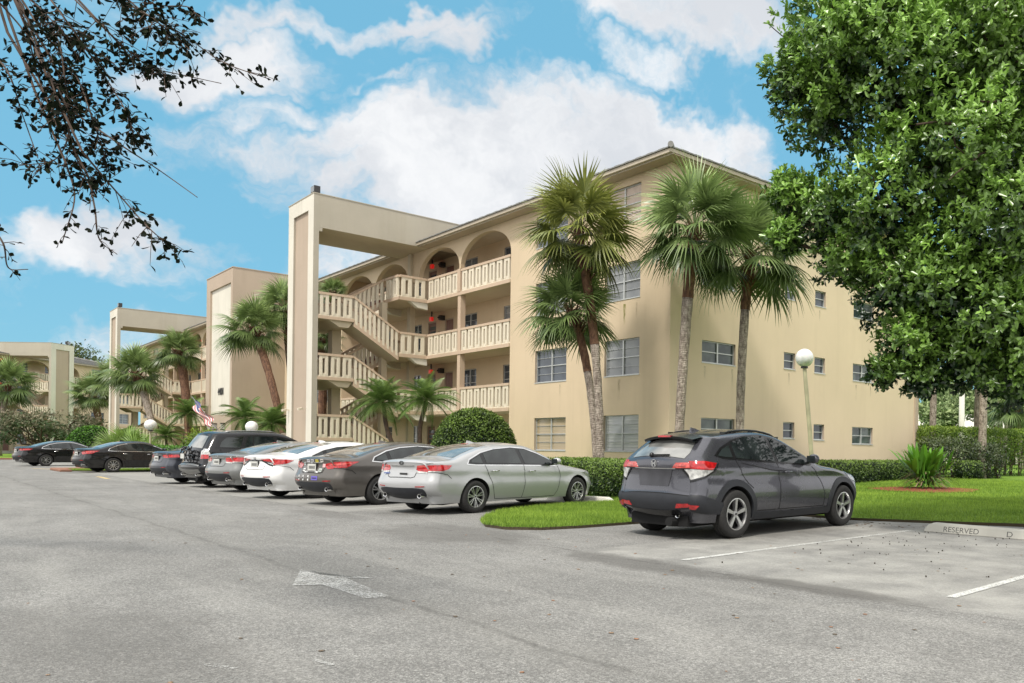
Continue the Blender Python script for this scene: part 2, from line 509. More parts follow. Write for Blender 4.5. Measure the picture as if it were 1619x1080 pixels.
def paint(name, col, metal=.6, rough=.32):
    metal *= .75; rough += .0
    t = NT(name); c = t.coord('Object')
    fl = t.noise(c, 400, 1)
    dust = t.ramp(t.noise(c, 2.2, 5, .65), [(.35, 0.), (.8, 1.)])
    a = t.mix(t.math('MULTIPLY', fl, .25), col, tuple(min(1, x * 1.5 + .01) for x in col))
    sep = t.add('ShaderNodeSeparateXYZ'); t.link(c, sep.inputs[0])
    low = t.math('SUBTRACT', 1., t.math('MULTIPLY', sep.outputs[2], 1.6), True)
    a = t.mix(t.math('MULTIPLY', t.math('ADD', t.math('MULTIPLY', low, .16), .025), dust), a, (.26, .25, .22))
    t.set(color=a, metal=metal, rough=t.math('ADD', t.math('MULTIPLY', dust, .12), rough), coat=.75, coatr=.05, spec=.2)
    return t.m
t = NT('car_glass'); c = t.coord('Object')
M['cglass'] = t.set(color=t.mix(t.ramp(t.noise(c, 1.6, 3), [(.4, 0.), (.65, 1.)]), (.008, .011, .012), (.03, .038, .038)), rough=.03, spec=.7)
t = NT('car_rear_glass'); c = t.coord('Object')
M['cglass_r'] = t.set(color=t.mix(t.ramp(t.noise(c, 2.2, 3), [(.35, 0.), (.65, 1.)]), (.10, .105, .10), (.27, .27, .255)), rough=.06, spec=1., coat=.6, coatr=.02)  # paler mottled base: reflected sky put into the rear glass colour
M['blacktrim'] = plain('gloss_black_trim', (.012, .012, .013), .2)
M['cladding'] = plain('grey_black_plastic', (.020, .022, .028), .55, var=.3)
M['chrome'] = plain('chrome', (.72, .72, .72), .12, 1.)
M['rubber'] = plain('tyre_rubber', (.028, .027, .026), .8, var=.4, ns=30)
M['alloy'] = plain('alloy_wheel', (.58, .58, .58), .28, .85)
M['alloy_dark'] = plain('alloy_wheel_dark_pocket', (.06, .06, .065), .4, .6)
M['well'] = plain('wheel_well', (.006, .006, .006), .95)
def lens(name, col, e=.0):
    t = NT(name); c = t.coord('Object')
    w = t.noise(c, 14, 2)
    t.set(color=t.mix(t.ramp(w, [(.4, 0.), (.62, 1.)]), col, tuple(x * .55 for x in col)), rough=.12, coat=1., coatr=.02, emit=col, emits=e)
    return t.m
M['red'] = lens('tail_lamp_red', (.50, .012, .015), .06)
M['redlight'] = lens('tail_lamp_pink', (.62, .09, .075), .05)
M['clearlens'] = lens('tail_lamp_clear', (.62, .62, .60), .0)
M['plate'] = plain('licence_plate', (.62, .62, .58), .4)
M['plateframe'] = plain('plate_frame_black', (.02, .02, .02), .4)
M['headlens'] = plain('headlight_lens', (.45, .47, .48), .08, .4)

def wheel_mesh(parent, loc, sgn, rad, wid, style, scale=1.):
    """sgn = -1 for the right-hand side (face towards -y)"""
    e = empty('wheel', loc, 0, parent)
    rr = rad * .655
    mb = MB(); h = wid / 2
    prof = [(rr * .98, -h * .92), (rr * 1.06, -h), (rad * .86, -h * 1.04), (rad * .95, -h * .93), (rad * .985, -h * .78), (rad, -h * .5), (rad, -h * .30), (rad * .985, -h * .28), (rad * .985, -h * .22), (rad, -h * .20),
            (rad, h * .20), (rad * .985, h * .22), (rad * .985, h * .28), (rad, h * .30), (rad, h * .5), (rad * .985, h * .78), (rad * .95, h * .93), (rad * .86, h * 1.04), (rr * 1.06, h), (rr * .98, h * .92)]
    mb.lathe(prof, 40, 0, 'y')
    mb.build('tyre', M['rubber'], e, True, angle=40)
    mb = MB(); fy = sgn * h * .86
    mb.lathe([(rr * .98, -h * .9), (rr * .90, -h * .5), (rr * .88, h * .5), (rr * .98, h * .9)], 36, 1, 'y')
    mb.lathe([(rr * 1.01, sgn * h * .80), (rr * 1.01, sgn * h * .97), (rr * .955, sgn * h * .98), (rr * .93, sgn * h * .80), (rr * .90, sgn * h * .35)], 40, 0, 'y')
    mb.lathe([(.001, sgn * h * .05), (rr * .90, sgn * h * .05)], 30, 2, 'y')
    mb.lathe([(.001, sgn * h * .78), (rr * .12, sgn * h * .80), (rr * .20, sgn * h * .74), (rr * .24, sgn * h * .45)], 20, 0, 'y')
    mb.lathe([(.001, sgn * h * .81), (rr * .085, sgn * h * .815), (rr * .09, sgn * h * .79)], 16, 1, 'y')
    n, pair, w0, w1 = dict(five=(5, 0, .10, .15), ten=(5, .17, .055, .07), multi=(10, 0, .055, .075), twin=(7, .13, .035, .045))[style]
    for k in range(n):
        for d in ((-pair, pair) if pair else (0,)):
            a0 = 2 * math.pi * k / n + .3 + d * .5; a1 = 2 * math.pi * k / n + .3 + d * 1.15
            def P(r, a, off, y):
                c, s_ = math.cos(a), math.sin(a)
                return (r * c - off * s_, sgn * h * y, r * s_ + off * c)
            r0, r1 = rr * .16, rr * .955
            b = [P(r0, a0, -w0 * rr, .40), P(r0, a0, w0 * rr, .40), P(r1, a1, w1 * rr, .45), P(r1, a1, -w1 * rr, .45)]
            tp = [P(r0, a0, -w0 * rr * .8, .80), P(r0, a0, w0 * rr * .8, .80), P(r1, a1, w1 * rr * .8, .90), P(r1, a1, -w1 * rr * .8, .90)]
            mb.hexa(b, tp, 0)
    mb.build('rim', [M['alloy'], M['alloy_dark'], M['well']], e, False)
    return e

def make_car(name, label, cat, origin, heading, K, zs=1.0):
    """K: dictionary describing the shape; origin = rear axle centre on the ground"""
    root = empty(name, origin, heading); tag(root, label, cat, K.get('group'))
    L = K['L']; S = CarShape(**K['shape'], L=L, wmax=K['w'])
    wr = K['wr']; pm = K['paint']
    body = S.body_mesh(K.get('sill', .22)).build('body', [pm, M['well']], root, merge=.0004)
    # wheel arches
    cut = MB(); ra = K.get('arch', wr + .045)
    for xa in (0, L):
        for sg in (-1, 1):
            y0, y1 = sg * (K['w'] - .30), sg * (K['w'] + .3)
            n = 40; b = len(cut.v)
            for y in (y0, y1):
                for j in range(n):
                    th = 2 * math.pi * j / n; cut.v.append((xa + ra * math.cos(th), y, wr + .01 + ra * math.sin(th)))
            for j in range(n):
                k = (j + 1) % n; q = (b + j, b + k, b + n + k, b + n + j); cut.f.append(q if sg < 0 else q[::-1]); cut.m.append(1)
            c0_ = tuple(b + j for j in range(n)); c1_ = tuple(b + n + j for j in range(n))
            cut.f.append(c0_[::-1] if sg < 0 else c0_); cut.m.append(1); cut.f.append(c1_ if sg < 0 else c1_[::-1]); cut.m.append(1)
    co = cut.build('cutter', [pm, M['well']], None, merge=.0001)
    bo = body.modifiers.new('arch', 'BOOLEAN'); bo.operation = 'DIFFERENCE'; bo.object = co; bo.solver = 'EXACT'
    co.parent = root
    bpy.context.view_layer.update()
    dg = bpy.context.evaluated_depsgraph_get(); me = bpy.data.meshes.new_from_object(body.evaluated_get(dg)); body.modifiers.clear(); body.data = me
    bpy.data.objects.remove(co)
    me.polygons.foreach_set('use_smooth', [True] * len(me.polygons)); me.set_sharp_from_angle(angle=R(K.get('sharp', 35)))
    # underbody
    mb = MB(); mb.box(-.75, L + .5, -K['w'] + .34, K['w'] - .34, .20, .36); mb.tube([(-.9, -.35, .27), (-.3, -.3, .24), (1., -.1, .24)], [.07, .09, .035], 10)
    for xa in (0, L): mb.tube([(xa, -K['w'] + .2, wr), (xa, K['w'] - .2, wr)], [.045, .045], 8)
    mb.build('underbody', M['well'], root)
    for xa in (0, L):
        for sg in (-1, 1):
            wheel_mesh(root, (xa, sg * (K['w'] - K.get('wi', .125)), wr), sg, wr, .225, K['rim'])
    # daylight openings
    dlo = K['dlo']
    for sg in (-1, 1):
        f = S.side(sg)
        tr = MB()
        if K.get('chrome', True): patch(tr, grow(dlo, .026), f, .003, .08, 1)
        patch(tr, grow(dlo, .004), f, .006, .08, 0)
        tr.build('window_trim', [M['blacktrim'], M['chrome']], root, True, angle=40)
        for w in K['windows']:
            wm = MB(); patch(wm, w, f, .010, .08); wm.build('side_window', M['cglass'], root, True, angle=40)
        for ln in K['seams']:
            sm = MB(); strip(sm, ln, f, .011, .0035); sm.build('door_gap', M['well'], root)
        for (hx, hz) in K.get('handles', []):
            hm = MB(); p = S.side(sg)(hx, hz); q = S.side(sg)(hx + .17, hz + .008)
            a = Vector((0, sg * .035, 0))
            hm.tube([p + a * .2, p + a, p * .5 + q * .5 + a * 1.15, q + a, q + a * .2], [.010, .014, .015, .014, .010], 8)
            hm.build('door_handle', K.get('handlemat', M['chrome']), root, True)
        # mirror
        mx, mz = K['mirror']; w = float(S.W(mx, mz)); mm = MB()
        mm.sphere((mx + .05, sg * (w + .15), mz + .07), .11, 14, 0, (.72, 1.02, .74)); mm.bar((mx + .05, sg * (w - .02), mz - .02), (mx + .05, sg * (w + .10), mz + .03), .07, .035, 1)
        mm.face([(mx - .035, sg * (w + .15 - .085), mz + .02), (mx - .035, sg * (w + .15 + .085), mz + .02), (mx - .035, sg * (w + .15 + .085), mz + .12), (mx - .035, sg * (w + .15 - .085), mz + .12)], 2)
        mm.build('door_mirror', [K.get('mirrormat', pm), M['blacktrim'], M['cglass']], root, True, angle=50)
        # tail lamps
        tm = MB()
        for item in K['tails']:
            kind, poly, mt = item[0], item[1], item[2]; off = item[3] if len(item) > 3 else .008
            if kind == 'rear': patch(tm, [(sg * a, b) for a, b in poly], S.rear, off, .035, mt)
            elif kind == 'side': patch(tm, poly, S.sidearc(sg), off, .035, mt)
        tm.build('tail_light', [M['red'], M['redlight'], M['clearlens'], M['blacktrim'], M['chrome']], root, True, angle=40)
        # head lamps
        hm = MB()
        patch(hm, K['head'], S.frontarc(sg), .006, .05); hm.build('headlight', M['headlens'], root, True, angle=40)
        for nm, mt, items in K.get('sidebits', []):
            for it in items:
                bm_ = MB(); ff = dict(side=S.side(sg), arc=S.sidearc(sg), rear=(lambda a, b: S.rear(sg * a, b)))[it[0]]
                if it[1] == 'patch': patch(bm_, it[2], ff, it[3], .05, skirt=it[4] if len(it) > 4 else .015)
                else: strip(bm_, it[2], ff, it[3], it[4])
                bm_.build(nm, M[mt] if isinstance(mt, str) else mt, root, True, angle=40)
    # glass front and rear
    if K.get('rearglass_mode') == 'hatch':
        g = MB(); patch(g, K['rearglass'], S.rearq, .008, .09); g.build('rear_window', M['cglass_r'], root, True, angle=40)
    else:
        g = MB(); patch(g, [(x, q) for x, q in K['rearglass']], S.topq, .006, .09); g.build('rear_window', M['cglass_r'], root, True, angle=40)
    g = MB(); patch(g, K['windshield'], S.topq, .006, .09); g.build('windshield', M['cglass'], root, True, angle=40)
    # rear centre details
    for nm, mt, items in K.get('rearbits', []):
        bm_ = MB(); mats = None
        for it in items:
            if it[0] == 'patch': patch(bm_, it[1], S.rear, it[2], .06, skirt=it[3] if len(it) > 3 else .012)
            elif it[0] == 'strip': strip(bm_, it[1], S.rear, it[2], it[3])
            elif it[0] == 'tstrip': strip(bm_, it[1], S.topq, it[2], it[3])
            elif it[0] == 'tpatch': patch(bm_, it[1], S.topq, it[2], .08)
        bm_.build(nm, M[mt] if isinstance(mt, str) else mt, root, True, angle=40)
    if K.get('plate'):
        y, z, pw, ph = K['plate']; p = S.rear(y, z); pm_ = MB()
        pm_.box(p.x - .022, p.x + .02, y - pw / 2 - .012, y + pw / 2 + .012, z - ph / 2 - .012, z + ph / 2 + .012, 1)
        pm_.box(p.x - .026, p.x, y - pw / 2, y + pw / 2, z - ph / 2, z + ph / 2, 0)
        for k in range(5): pm_.box(p.x - .028, p.x, y - pw * .36 + k * pw * .15, y - pw * .36 + k * pw * .15 + pw * .09, z - ph * .22, z + ph * .22, 2)
        pm_.build('licence_plate', [M['plate'], M['plateframe'], M['dark']], root)
    for (x, y, z, r) in K.get('exhaust', []):
        e = MB(); e.lathe([(r * .7, .14), (r * .72, .005), (r, .0), (r * 1.06, .03), (r * 1.06, .16)], 20, 0, 'z')
        e.v = [(x + c_, y + a_ * 1.25, z + b_) for a_, b_, c_ in e.v]; e.v = [tuple(v) for v in e.v]
        e.lathe([(.001, .06), (r * .75, .06)], 20, 1, 'z', (0, 0, 0)); k = 20 * 2
        e.v[-k:] = [(x + c_, y + a_ * 1.25, z + b_) for a_, b_, c_ in e.v[-k:]]
        e.build('exhaust_tip', [M['chrome'], M['well']], root, True, angle=50)
    if K.get('fin'):
        x, ln = K['fin']; p = S.topq(x, 0); fm = MB()
        fm.hexa([(x - .04, -.03, p.z - .01), (x + ln, -.03, p.z + .0), (x + ln, .03, p.z + .0), (x - .04, .03, p.z - .01)],
                [(x - .03, -.006, p.z + .065), (x + ln * .35, -.006, p.z + .05), (x + ln * .35, .006, p.z + .05), (x - .03, .006, p.z + .065)])
        fm.build('roof_antenna', K.get('finmat', pm), root)
    return root, S
def arcpts(cx, cz, r, a0, a1, n=14):
    return [(cx + r * math.cos(R(a0 + (a1 - a0) * i / n)), cz + r * math.sin(R(a0 + (a1 - a0) * i / n))) for i in range(n + 1)]

def sedan(L=3.15, pm=None, rim='ten', tail='bar', dh=0., plate=True, chrome=True, light='silver', w=.93, fin=True, bumper='trim'):
    sx = L / 3.15
    X = lambda P: [(a * sx if a > 0 else a, b) + tuple(c) for a, b, *c in P]
    K = dict(L=L, w=w, wr=.335, rim=rim, paint=pm, chrome=chrome, sill=.22)
    K['shape'] = dict(
        rear=[(-.96, .29), (-1.06, .34), (-1.15, .46), (-1.17, .64), (-1.12, .78), (-1.08, .90), (-1.10, 1.04 + dh)],
        top=X([(-1.10, 1.04 + dh), (-1.04, 1.085 + dh), (-.80, 1.11 + dh), (-.50, 1.14 + dh), (-.15, 1.25 + dh * .6), (.30, 1.375), (.75, 1.445), (1.25, 1.465), (1.65, 1.43), (2.1, 1.26), (2.62, 1.03), (3.0, .965), (3.5, .88), (3.88, .77)]),
        front=X([(3.88, .77), (4.05, .66), (4.12, .5), (4.08, .34), (4.0, .27)]),
        belt=(.98, .92), tumble=.46, rc=.21, rf=.36, rt=.075, crownT=.05, crownR=.09, crownF=.2, shoulder=.012, flare=.02)
    K['dlo'] = X([(-.17, 1.015), (-.12, 1.085), (.22, 1.225), (.6, 1.305), (1.1, 1.345), (1.5, 1.325), (1.88, 1.215), (2.28, 1.055), (2.46, .985), (2.42, .965), (1.2, .985), (0.02, 1.0)])
    K['windows'] = [X([(-.10, 1.03), (-.075, 1.08), (.17, 1.185), (.20, 1.02)]), X([(.30, 1.02), (.27, 1.22), (.62, 1.29), (1.05, 1.33), (1.22, 1.325), (1.30, 1.005)]), X([(1.40, 1.0), (1.33, 1.32), (1.5, 1.305), (1.86, 1.20), (2.26, 1.045), (2.38, .98)])]
    K['seams'] = [X([(.25, .985), (.33, .80), (.43, .62), (.50, .40), (.56, .27)]), X([(1.36, .98), (1.385, .6), (1.34, .26)]), X([(2.44, .95), (2.53, .72), (2.46, .38), (2.38, .26)]), X([(.56, .27), (1.34, .26), (2.38, .26)])]
    K['handles'] = X([(.42, .855), (1.50, .835)])
    K['mirror'] = (2.22 * sx, .985)
    K['head'] = [(.0, .70), (.25, .74), (.62, .80), (.72, .79), (.5, .68), (.15, .62)]
    K['rearglass'] = X([(-.42, -.90), (-.42, 0), (-.42, .90), (.58, .84), (.58, 0), (.58, -.84)])
    K['windshield'] = X([(1.76, -.86), (1.76, 0), (1.76, .86), (2.56, .90), (2.56, 0), (2.56, -.90)])
    tails = dict(
        bar=[('rear', [(.38, .895), (.40, .965), (.70, .98), (.70, .87), (.46, .865)], 0), ('side', [(-.02, .98), (.26, .99), (.52, .98), (.43, .91), (.28, .87), (-.02, .87)], 0), ('rear', [(.40, .87), (.40, .84), (.70, .845), (.70, .87)], 2, .010), ('side', [(-.02, .87), (.24, .87), (.34, .858), (-.02, .84)], 2, .010), ('rear', [(.40, .935), (.41, .955), (.62, .96), (.62, .94)], 1, .014)],
        boomer=[('rear', [(.42, .885), (.40, .93), (.70, .985), (.70, .865), (.50, .84)], 0), ('side', [(-.02, .98), (.28, .995), (.60, .995), (.42, .93), (.28, .86), (.1, .85), (-.02, .865)], 0), ('side', [(.02, .945), (.36, .965), (.42, .95), (.1, .91), (.02, .92)], 1, .014), ('rear', [(.5, .90), (.52, .925), (.66, .945), (.66, .92)], 1, .014)],
        slim=[('rear', [(.22, .955), (.24, .985), (.70, 1.0), (.70, .90), (.48, .935)], 0), ('side', [(-.02, 1.0), (.34, .99), (.50, .965), (.28, .88), (-.02, .85)], 0), ('rear', [(.24, .95), (.48, .93), (.70, .89), (.70, .835), (.50, .86)], 3, .007), ('side', [(-.02, .89), (.12, .885), (.05, .845), (-.02, .84)], 3, .007), ('rear', [(.46, .915), (.68, .885), (.68, .87), (.50, .89)], 2, .012)],
        sweep=[('rear', [(.36, .92), (.38, .965), (.70, .985), (.70, .89), (.46, .885)], 0), ('side', [(-.02, .985), (.30, .99), (.52, .975), (.34, .90), (-.02, .885)], 0), ('rear', [(.44, .925), (.46, .945), (.66, .955), (.66, .935)], 1, .014)])
    K['tails'] = tails[tail]
    K['sidebits'] = [('rear_reflector', 'red', [('rear', 'patch', [(.44, .545), (.44, .565), (.66, .57), (.66, .55)], .012, .02)]),
                     ('bumper_gap', 'well', [('arc', 'strip', [(.0, .84), (.2, .835), (.42, .80), (.55, .72)], .010, .0035)])]
    K['rearbits'] = [('rear_valance', 'cladding', [('patch', [(-.62, .31), (.62, .31), (.66, .42), (.60, .50), (.40, .53), (-.40, .53), (-.60, .50), (-.66, .42)], .008)]),
                     ('boot_gap', 'well', [('strip', [(-.40, .86), (-.38, .76), (-.30, .735), (.30, .735), (.38, .76), (.40, .86)], .012, .004), ('tstrip', [(-1.0, -.86), (-.75, -.93), (-.46, -.93)], .012, .003), ('tstrip', [(-1.0, .86), (-.75, .93), (-.46, .93)], .012, .003)]),
                     ('boot_trim', 'chrome' if chrome else 'blacktrim', [('patch', [(-.33, .955), (.33, .955), (.33, .975), (-.33, .975)], .012)]),
                     ('brake_light', 'red', [('tpatch', [(.50, -.12), (.50, .12), (.56, .12), (.56, -.12)], .012)])]
    K['exhaust'] = [(-1.085, -.50, .375, .045), (-1.085, .50, .375, .045)]
    if plate: K['plate'] = (0, .855, .31, .155)
    if fin: K['fin'] = (.62, .20)
    return K

def badge(root, S, y, z, kind='oval', r=.05, mat='chrome'):
    p = S.rear(y, z); mb = MB()
    if kind == 'oval':
        mb.lathe([(r * .72, 0), (r * .72, .012), (r, .012), (r, 0)], 24); mb.box(-r * .6, r * .6, 0, 0.008, -.006, .006)
        mb.v = [(p.x - (v[2] if i < 96 else .010), y + v[0] * 1.35, z + (v[1] if i < 96 else v[2]) * .8) for i, v in enumerate(mb.v)]
    elif kind == 'ring':
        mb.lathe([(r * .78, 0), (r * .78, .014), (r, .014), (r, 0)], 24); mb.v = [(p.x - v[2], y + v[0], z + v[1]) for v in mb.v]
        mb.box(p.x - .012, p.x, y - r * 1.3, y + r * 1.3, z - r * .16, z + r * .16)
    elif kind == 'H':
        for sg in (-1, 1):
            mb.hexa([(p.x - .016, y + sg * r * .42 - .009, z - r * .7), (p.x - .016, y + sg * r * .42 + .009, z - r * .7), (p.x, y + sg * r * .42 + .009, z - r * .7), (p.x, y + sg * r * .42 - .009, z - r * .7)],
                    [(p.x - .016, y + sg * r * .62 - .009, z + r * .7), (p.x - .016, y + sg * r * .62 + .009, z + r * .7), (p.x, y + sg * r * .62 + .009, z + r * .7), (p.x, y + sg * r * .62 - .009, z + r * .7)])
        mb.box(p.x - .016, p.x, y - r * .45, y + r * .45, z - .009, z + .009)
        k = len(mb.v)
        mb.lathe([(r * .98, 0), (r * .98, .012), (r * 1.12, .012), (r * 1.12, 0)], 20)
        mb.v[k:] = [(p.x - v[2], y + v[0] * .95, z + v[1]) for v in mb.v[k:]]
    mb.build('badge', M[mat], root)

def hrv(pm):
    L = 3.11
    K = dict(L=L, w=.935, wr=.358, rim='five', paint=pm, chrome=False, sill=.26, arch=.415, wi=.115)
    K['shape'] = dict(
        rear=[(-.76, .34), (-.86, .42), (-.92, .54), (-.92, .66), (-.885, .74), (-.865, .86), (-.86, 1.0), (-.865, 1.13), (-.83, 1.225), (-.70, 1.35), (-.52, 1.49), (-.42, 1.575)],
        top=[(-.42, 1.575), (-.2, 1.615), (.15, 1.655), (.6, 1.692), (1.05, 1.682), (1.45, 1.60), (1.95, 1.38), (2.40, 1.175), (2.9, 1.10), (3.5, .985), (3.86, .88)],
        front=[(3.86, .88), (4.02, .74), (4.05, .58), (4.0, .40), (3.9, .32)],
        belt=(1.17, 1.12), tumble=.44, rc=.19, rf=.34, rt=.075, crownT=.055, crownR=.075, crownF=.2, shoulder=.022, flare=.012, plan=.05)
    K['dlo'] = [(-.40, 1.262), (-.22, 1.38), (.08, 1.495), (.4, 1.57), (.85, 1.60), (1.2, 1.56), (1.6, 1.42), (2.02, 1.215), (2.12, 1.13), (2.05, 1.10), (1.1, 1.15), (.2, 1.195), (-.22, 1.222)]
    K['windows'] = [[(-.33, 1.262), (-.20, 1.355), (-.02, 1.42), (.0, 1.235), (-.18, 1.242)], [(.08, 1.225), (.06, 1.465), (.4, 1.555), (.82, 1.585), (.96, 1.572), (1.06, 1.172)], [(1.15, 1.168), (1.05, 1.557), (1.2, 1.535), (1.58, 1.405), (1.98, 1.205), (2.04, 1.125)]]
    K['seams'] = [[(.06, 1.20), (.16, 1.0), (.30, .84), (.42, .76)], [(1.11, 1.15), (1.14, .8), (1.12, .40)], [(2.10, 1.09), (2.34, .86), (2.47, .62), (2.45, .40)], [(.55, .40), (1.12, .40), (2.45, .40)],
                  [(.10, 1.165), (.5, 1.10), (.95, 1.035), (1.3, 1.02)]]
    K['handles'] = [(1.26, 1.0)]
    K['handlemat'] = pm
    K['mirror'] = (1.92, 1.15)
    K['head'] = [(.02, .80), (.25, .84), (.62, .96), (.82, .99), (.60, .84), (.2, .74)]
    K['rearglass_mode'] = 'hatch'
    K['rearglass'] = [(-.86, 1.245), (0, 1.245), (.86, 1.245), (.93, 1.34), (.90, 1.50), (0, 1.50), (-.90, 1.50), (-.93, 1.34)]
    K['windshield'] = [(1.50, -.86), (1.50, 0), (1.50, .86), (2.34, .90), (2.34, 0), (2.34, -.90)]
    K['tails'] = [('rear', [(.36, 1.07), (.42, 1.155), (.72, 1.185), (.72, 1.07)], 1), ('side', [(-.02, 1.175), (.25, 1.18), (.50, 1.15), (.45, 1.10), (.37, 1.05), (-.02, 1.068)], 0),
                  ('rear', [(.56, 1.065), (.72, 1.062), (.72, .90)], 2, .009), ('side', [(-.02, 1.062), (.40, 1.042), (.22, .955), (.02, .90), (-.02, .905)], 2, .009),
                  ('side', [(-.02, .895), (.02, .890), (.23, .945), (.41, 1.045), (.52, 1.14), (.545, 1.155), (.44, 1.035), (.24, .925), (.02, .868), (-.02, .87)], 3, .012),
                  ('rear', [(.54, 1.07), (.72, .89), (.72, .865), (.51, 1.065)], 3, .012), ('rear', [(.36, 1.052), (.72, 1.056), (.72, 1.072), (.36, 1.07)], 3, .013), ('rear', [(.46, 1.10), (.47, 1.135), (.60, 1.145), (.60, 1.11)], 1, .016)]
    def ann(x):
        return arcpts(x, .38, .52, 194, -14, 22) + arcpts(x, .38, .420, -12, 192, 22)
    K['sidebits'] = [('wheel_arch_trim', 'cladding', [('side', 'patch', ann(L), .012, .03), ('side', 'patch', arcpts(0, .38, .52, 172, -14, 22) + arcpts(0, .38, .420, -12, 172, 22), .012, .03)]),
                     ('sill_trim', 'cladding', [('side', 'patch', [(.47, .27), (.49, .385), (1.4, .37), (2.64, .385), (2.66, .27)], .014, .03)]),
                     ('bumper_cladding', 'cladding', [('arc', 'patch', [(-.03, .46), (-.03, .685), (.18, .68), (.42, .62), (.62, .56), (.66, .46), (.55, .38), (.2, .40)], .014, .03)]),
                     ('rear_reflector', 'red', [('rear', 'patch', [(.46, .475), (.50, .545), (.74, .54), (.74, .475)], .022, .03), ('arc', 'patch', [(.0, .475), (.0, .54), (.16, .53), (.10, .478)], .022, .03)]),
                     ('hatch_gap', 'well', [('rear', 'strip', [(.70, .70), (.70, .86)], .012, .004)])]
    K['rearbits'] = [('bumper_cladding', 'cladding', [('patch', [(-.74, .44), (.74, .44), (.74, .685), (0, .685), (-.74, .685)], .014)]),
                     ('rear_diffuser', 'blacktrim', [('patch', [(-.50, .36), (.50, .36), (.48, .445), (-.48, .445)], .022)]),
                     ('hatch_gap', 'well', [('strip', [(-.70, .695), (.70, .695)], .014, .006)]),
                     ('hatch_trim', 'chrome', [('strip', [(-.42, 1.062), (.42, 1.062)], .014, .016)]),
                     ('plate_recess', plate_mat, [('patch', [(-.30, .80), (.30, .80), (.36, 1.045), (-.36, 1.045)], .008)])]
    K['exhaust'] = [(-.79, -.42, .36, .035)]
    K['fin'] = (-.02, .22)
    return K
plate_mat = plain('brushed_blank_plate', (.085, .085, .095), .3, .5, var=.4, ns=3)

def hrv_extras(root, S, pm):
    # roof spoiler, wiper, roof rails, head restraints behind glass
    mb = MB()
    top = [S.topq(-.36, q) for q in np.linspace(-.96, .96, 13)]
    for a, b in zip(top[:-1], top[1:]):
        def lip(p): return Vector((-.645 + .10 * (p.y / .62) ** 2, p.y * .97, p.z - .045))
        for q in ((a, b, lip(b), lip(a)),): mb.face([q[0] + Vector((0, 0, .014)), q[1] + Vector((0, 0, .014)), q[2] + Vector((0, 0, .012)), q[3] + Vector((0, 0, .012))])
        mb.face([lip(a) + Vector((0, 0, .012)), lip(b) + Vector((0, 0, .012)), lip(b) - Vector((-.012, 0, .025)), lip(a) - Vector((-.012, 0, .025))], 1)
        mb.face([lip(a) - Vector((-.012, 0, .025)), lip(b) - Vector((-.012, 0, .025)), b - Vector((.06, 0, .06)), a - Vector((.06, 0, .06))], 1)
    mb.build('roof_spoiler', [pm, M['blacktrim']], root, True, merge=.0005, angle=40)
    mb = MB(); p = S.topq(-.36, 0); mb.box(-.655, -.60, -.13, .13, p.z - .05, p.z - .024); mb.build('brake_light', M['red'], root)
    mb = MB(); a, b = S.rear(.10, 1.262), S.rear(-.26, 1.272)
    mb.bar(a + Vector((-.035, 0, .0)), b + Vector((-.03, 0, .005)), .03, .02); mb.sphere(a + Vector((-.02, 0, 0)), .04, 10); mb.build('rear_wiper', M['blacktrim'], root, True, angle=40)
    for sg in (-1, 1):
        mb = MB(); pts = []
        for x in np.linspace(.05, 1.50, 9):
            p = S.topq(x, sg * .93); e = 0 if .1 < x < 1.45 else -.02
            pts.append(p + Vector((0, 0, .022 + e)))
        mb.tube(pts, [.012] + [.018] * 7 + [.012], 8)
        for x in (.07, .8, 1.47): p = S.topq(x, sg * .93); mb.box(p.x - .05, p.x + .05, p.y - .012, p.y + .012, p.z - .01, p.z + .035)
        mb.build('roof_rail', M['blacktrim'], root, True, angle=50)

